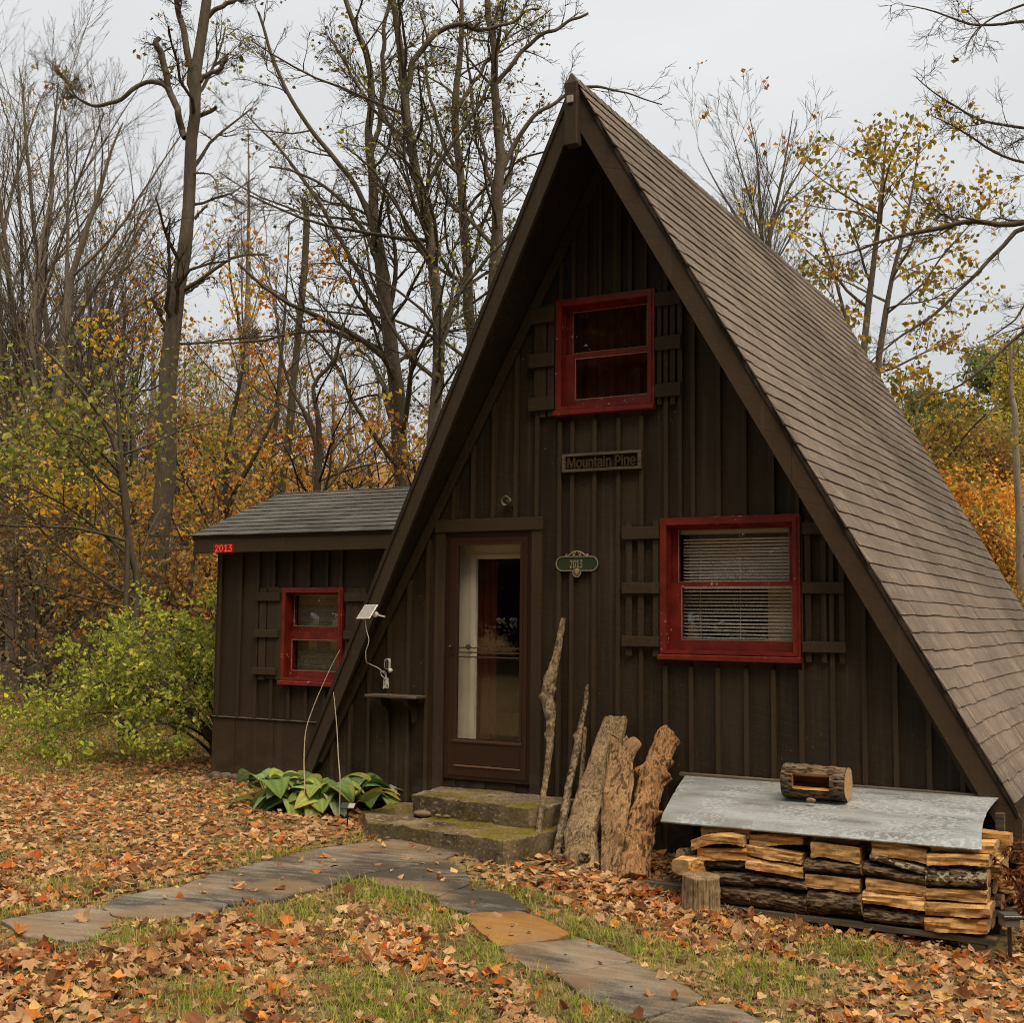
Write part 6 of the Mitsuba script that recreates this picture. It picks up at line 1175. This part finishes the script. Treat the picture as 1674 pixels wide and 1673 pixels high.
variant('woods_a', 201, 13, lb_, .8); variant('woods_b', 202, 15, lb_, .6, (500, .10, [RU, OL, YE], None, .1)); variant('woods_c', 203, 11, lb_, .75, None, 2); variant('woods_d', 204, 9, lb_, .3, (1700, .11, [OR, RU, YE, OL], [.3, .3, .2, .2], .2), 2); variant('woods_e', 205, 6, [L_(16, (.5, 1.2), .4, 6, .45, .12, .02, tmin=.1), L_(7, (.4, 1.), .5, 5), L_(4, (.4, 1.), .5, 4)], .25, (4200, .11, [RU, OL, (.28, .20, .10), (.30, .24, .13)], None, .22), 3)
rw = np.random.RandomState(55)
WL = {'woods_a': ('bare grey tree', 'bare trees in the woods'), 'woods_b': ('dark thin leaved tree', 'dark trees in the woods'), 'woods_c': ('twin stemmed bare tree', 'twin stemmed trees in the woods'), 'woods_d': ('orange brown tree', 'orange brown trees in the woods'), 'woods_e': ('brown leaved sapling', 'brown saplings in the woods')}
def plant(gid, x, y, s, name='woodland_tree'):
    k_ = fresh(name); scene[k_] = {'type': 'instance', 'group': {'type': 'ref', 'id': gid}, 'to_world': T().translate([x, y, float(zg(x, y))]).rotate([0, 0, 1], float(rw.uniform(0, 360))).scale(float(s))}
    return k_
def wood(gid, u, D, s):
    p_ = atD(u, 985, D); k_ = plant(gid, p_[0], p_[1], s); w_ = 'behind the left grey clump' if u < 130 else 'left of the tall dark trunk' if u < 270 else 'between tall trunk and annex ridge' if u < 470 else 'behind the big dark trees' if u < 950 else 'beyond the right roof slope'; f_ = 'foremost' if D < 25.6 else 'nearest' if D < 29 else 'near' if D < 37 else 'distant' if D < 52 else 'farthest'; tag(k_, f'{f_} {WL[gid][0]} in the woods {w_}', 'tree', WL[gid][1])
for D, gids, us in ((27, 'ecade', [-60, 60, 150, 250, 330]), (33, 'abceda', [-90, 20, 110, 200, 290, 370]), (40, 'bacbdea', [-60, 50, 140, 230, 340, 430, 560]), (48, 'abcabed', [-30, 70, 170, 280, 390, 480, 640]), (58, 'bacbad', [0, 120, 240, 360, 520, 700]), (70, 'abcaabb', [-40, 90, 210, 330, 460, 600, 780]), (24, 'eee', [40, 190, 420]), (30, 'eded', [-20, 100, 300, 480]), (62, 'acb', [1150, 1330, 1450])):
    for g_, u in zip(gids, us): wood('woods_' + g_, u + rw.uniform(-25, 25), D + rw.uniform(-2.5, 2.5), rw.uniform(.8, 1.15))
# the woods on the camera's side of the clearing, seen in the window panes
rp2 = np.random.RandomState(8); H = 15.0; tr = tubes(np.linspace(0, 1, 12)[:, None] * np.array([.2, .1, H]), np.linspace(.24, .03, 12), 8); n = 120; ts = .10 + .9 * rp2.rand(n); az = rp2.uniform(0, 2 * np.pi, n); ln = H * .26 * (1.03 - ts) ** .7 * rp2.uniform(.6, 1.1, n) + .3
B = (np.array([.2, .1, H]) * ts[:, None])[:, None] + np.stack([np.cos(az), np.sin(az), rp2.uniform(-.2, .3, n)], -1)[:, None] * ln[:, None, None] * np.linspace(0, 1, 6)[None, :, None]; br = tubes(B, np.linspace(.04, .01, 6)[None] * np.ones((n, 1)), 4); lm, lc = leaf_cloud(tips(B, 9000, rp2, .22, .15), .34, [(.05, .065, .025), (.09, .085, .03), (.11, .075, .03)], rp2, None, -.3)
scene['woods_f'] = {'type': 'shapegroup', 'trunk': ply(tr, 'bark', smooth=True, uv=uvc(tr, .3, .3)), 'branches': ply(br, 'bark', smooth=True, uv=uvc(br, .2)), 'foliage': ply(lm, 'leaf', color=lc)}
for i, (x, y) in enumerate([(-24 + 2.6 * k__ + rw.uniform(-.8, .8), -25 - 3.5 * (k__ % 3) + rw.uniform(-1, 1)) for k__ in range(20)] + [(-46 + 3.4 * k__ + rw.uniform(-.8, .8), -38 - 3 * (k__ % 2)) for k__ in range(24)] + [(27 + rw.uniform(-2, 2), -20 + 4.5 * k__) for k__ in range(5)]):
    k_ = plant('woods_f' if i % 4 else 'woods_b', x, y, rw.uniform(1.15, 1.5), 'clearing_tree'); tag(k_, 'tree of the woods on the near side of the clearing', 'tree', 'trees on the near side of the clearing')
# undergrowth of the woods: one mass
x = rw.uniform(-34, 12, 2600); y = rw.uniform(3.5, 46, 2600); ok = ((y > 6.5 + .25 * (x + 8)) & (x < -5.5)) | (y > 11); ok &= ~contains_xy(sbox(-6, -2, 6, 9.5), x, y); x, y = x[ok], y[ok]; n = len(x); b = np.stack([x, y, zg(x, y) - .05], -1); h = rw.gamma(3, .30, n)
d_ = rw.normal(0, .35, (n, 3)); d_[:, 2] = 1; P = [b]
for i in range(4): d_ = d_ + rw.normal(0, .22, (n, 3)); P.append(P[-1] + d_ / np.linalg.norm(d_, axis=1, keepdims=True) * (h / 4)[:, None])
P = np.stack(P, 1); R = np.linspace(.009, .004, 5)[None] * np.ones((n, 1)); P1, R1 = children(P, R, 4, (.4, 1.1), .5, 4, .6, .2, .02, rw, rmin=.004); m = cat_([tubes(P, R, 3), tubes(P1, R1, 3)])
C = tips(P1, 20000, rw, .10, .0); lm, lc = leaf_cloud(C, .075, [RU, (.26, .17, .08), OL, OR, (.13, .085, .045)], rw, [.2, .3, .2, .1, .2])
ug = thing('undergrowth', 'tangled brown undergrowth along the edge of the woods', 'undergrowth', kind='stuff'); put(f'{ug}__twigs', m, 'bark', smooth=True, uv=uvc(m, .3, .3)); put(f'{ug}__leaves', lm, 'leaf', color=lc)
for k_ in [k_ for k_, v_ in labels.items() if not v_]: del labels[k_]
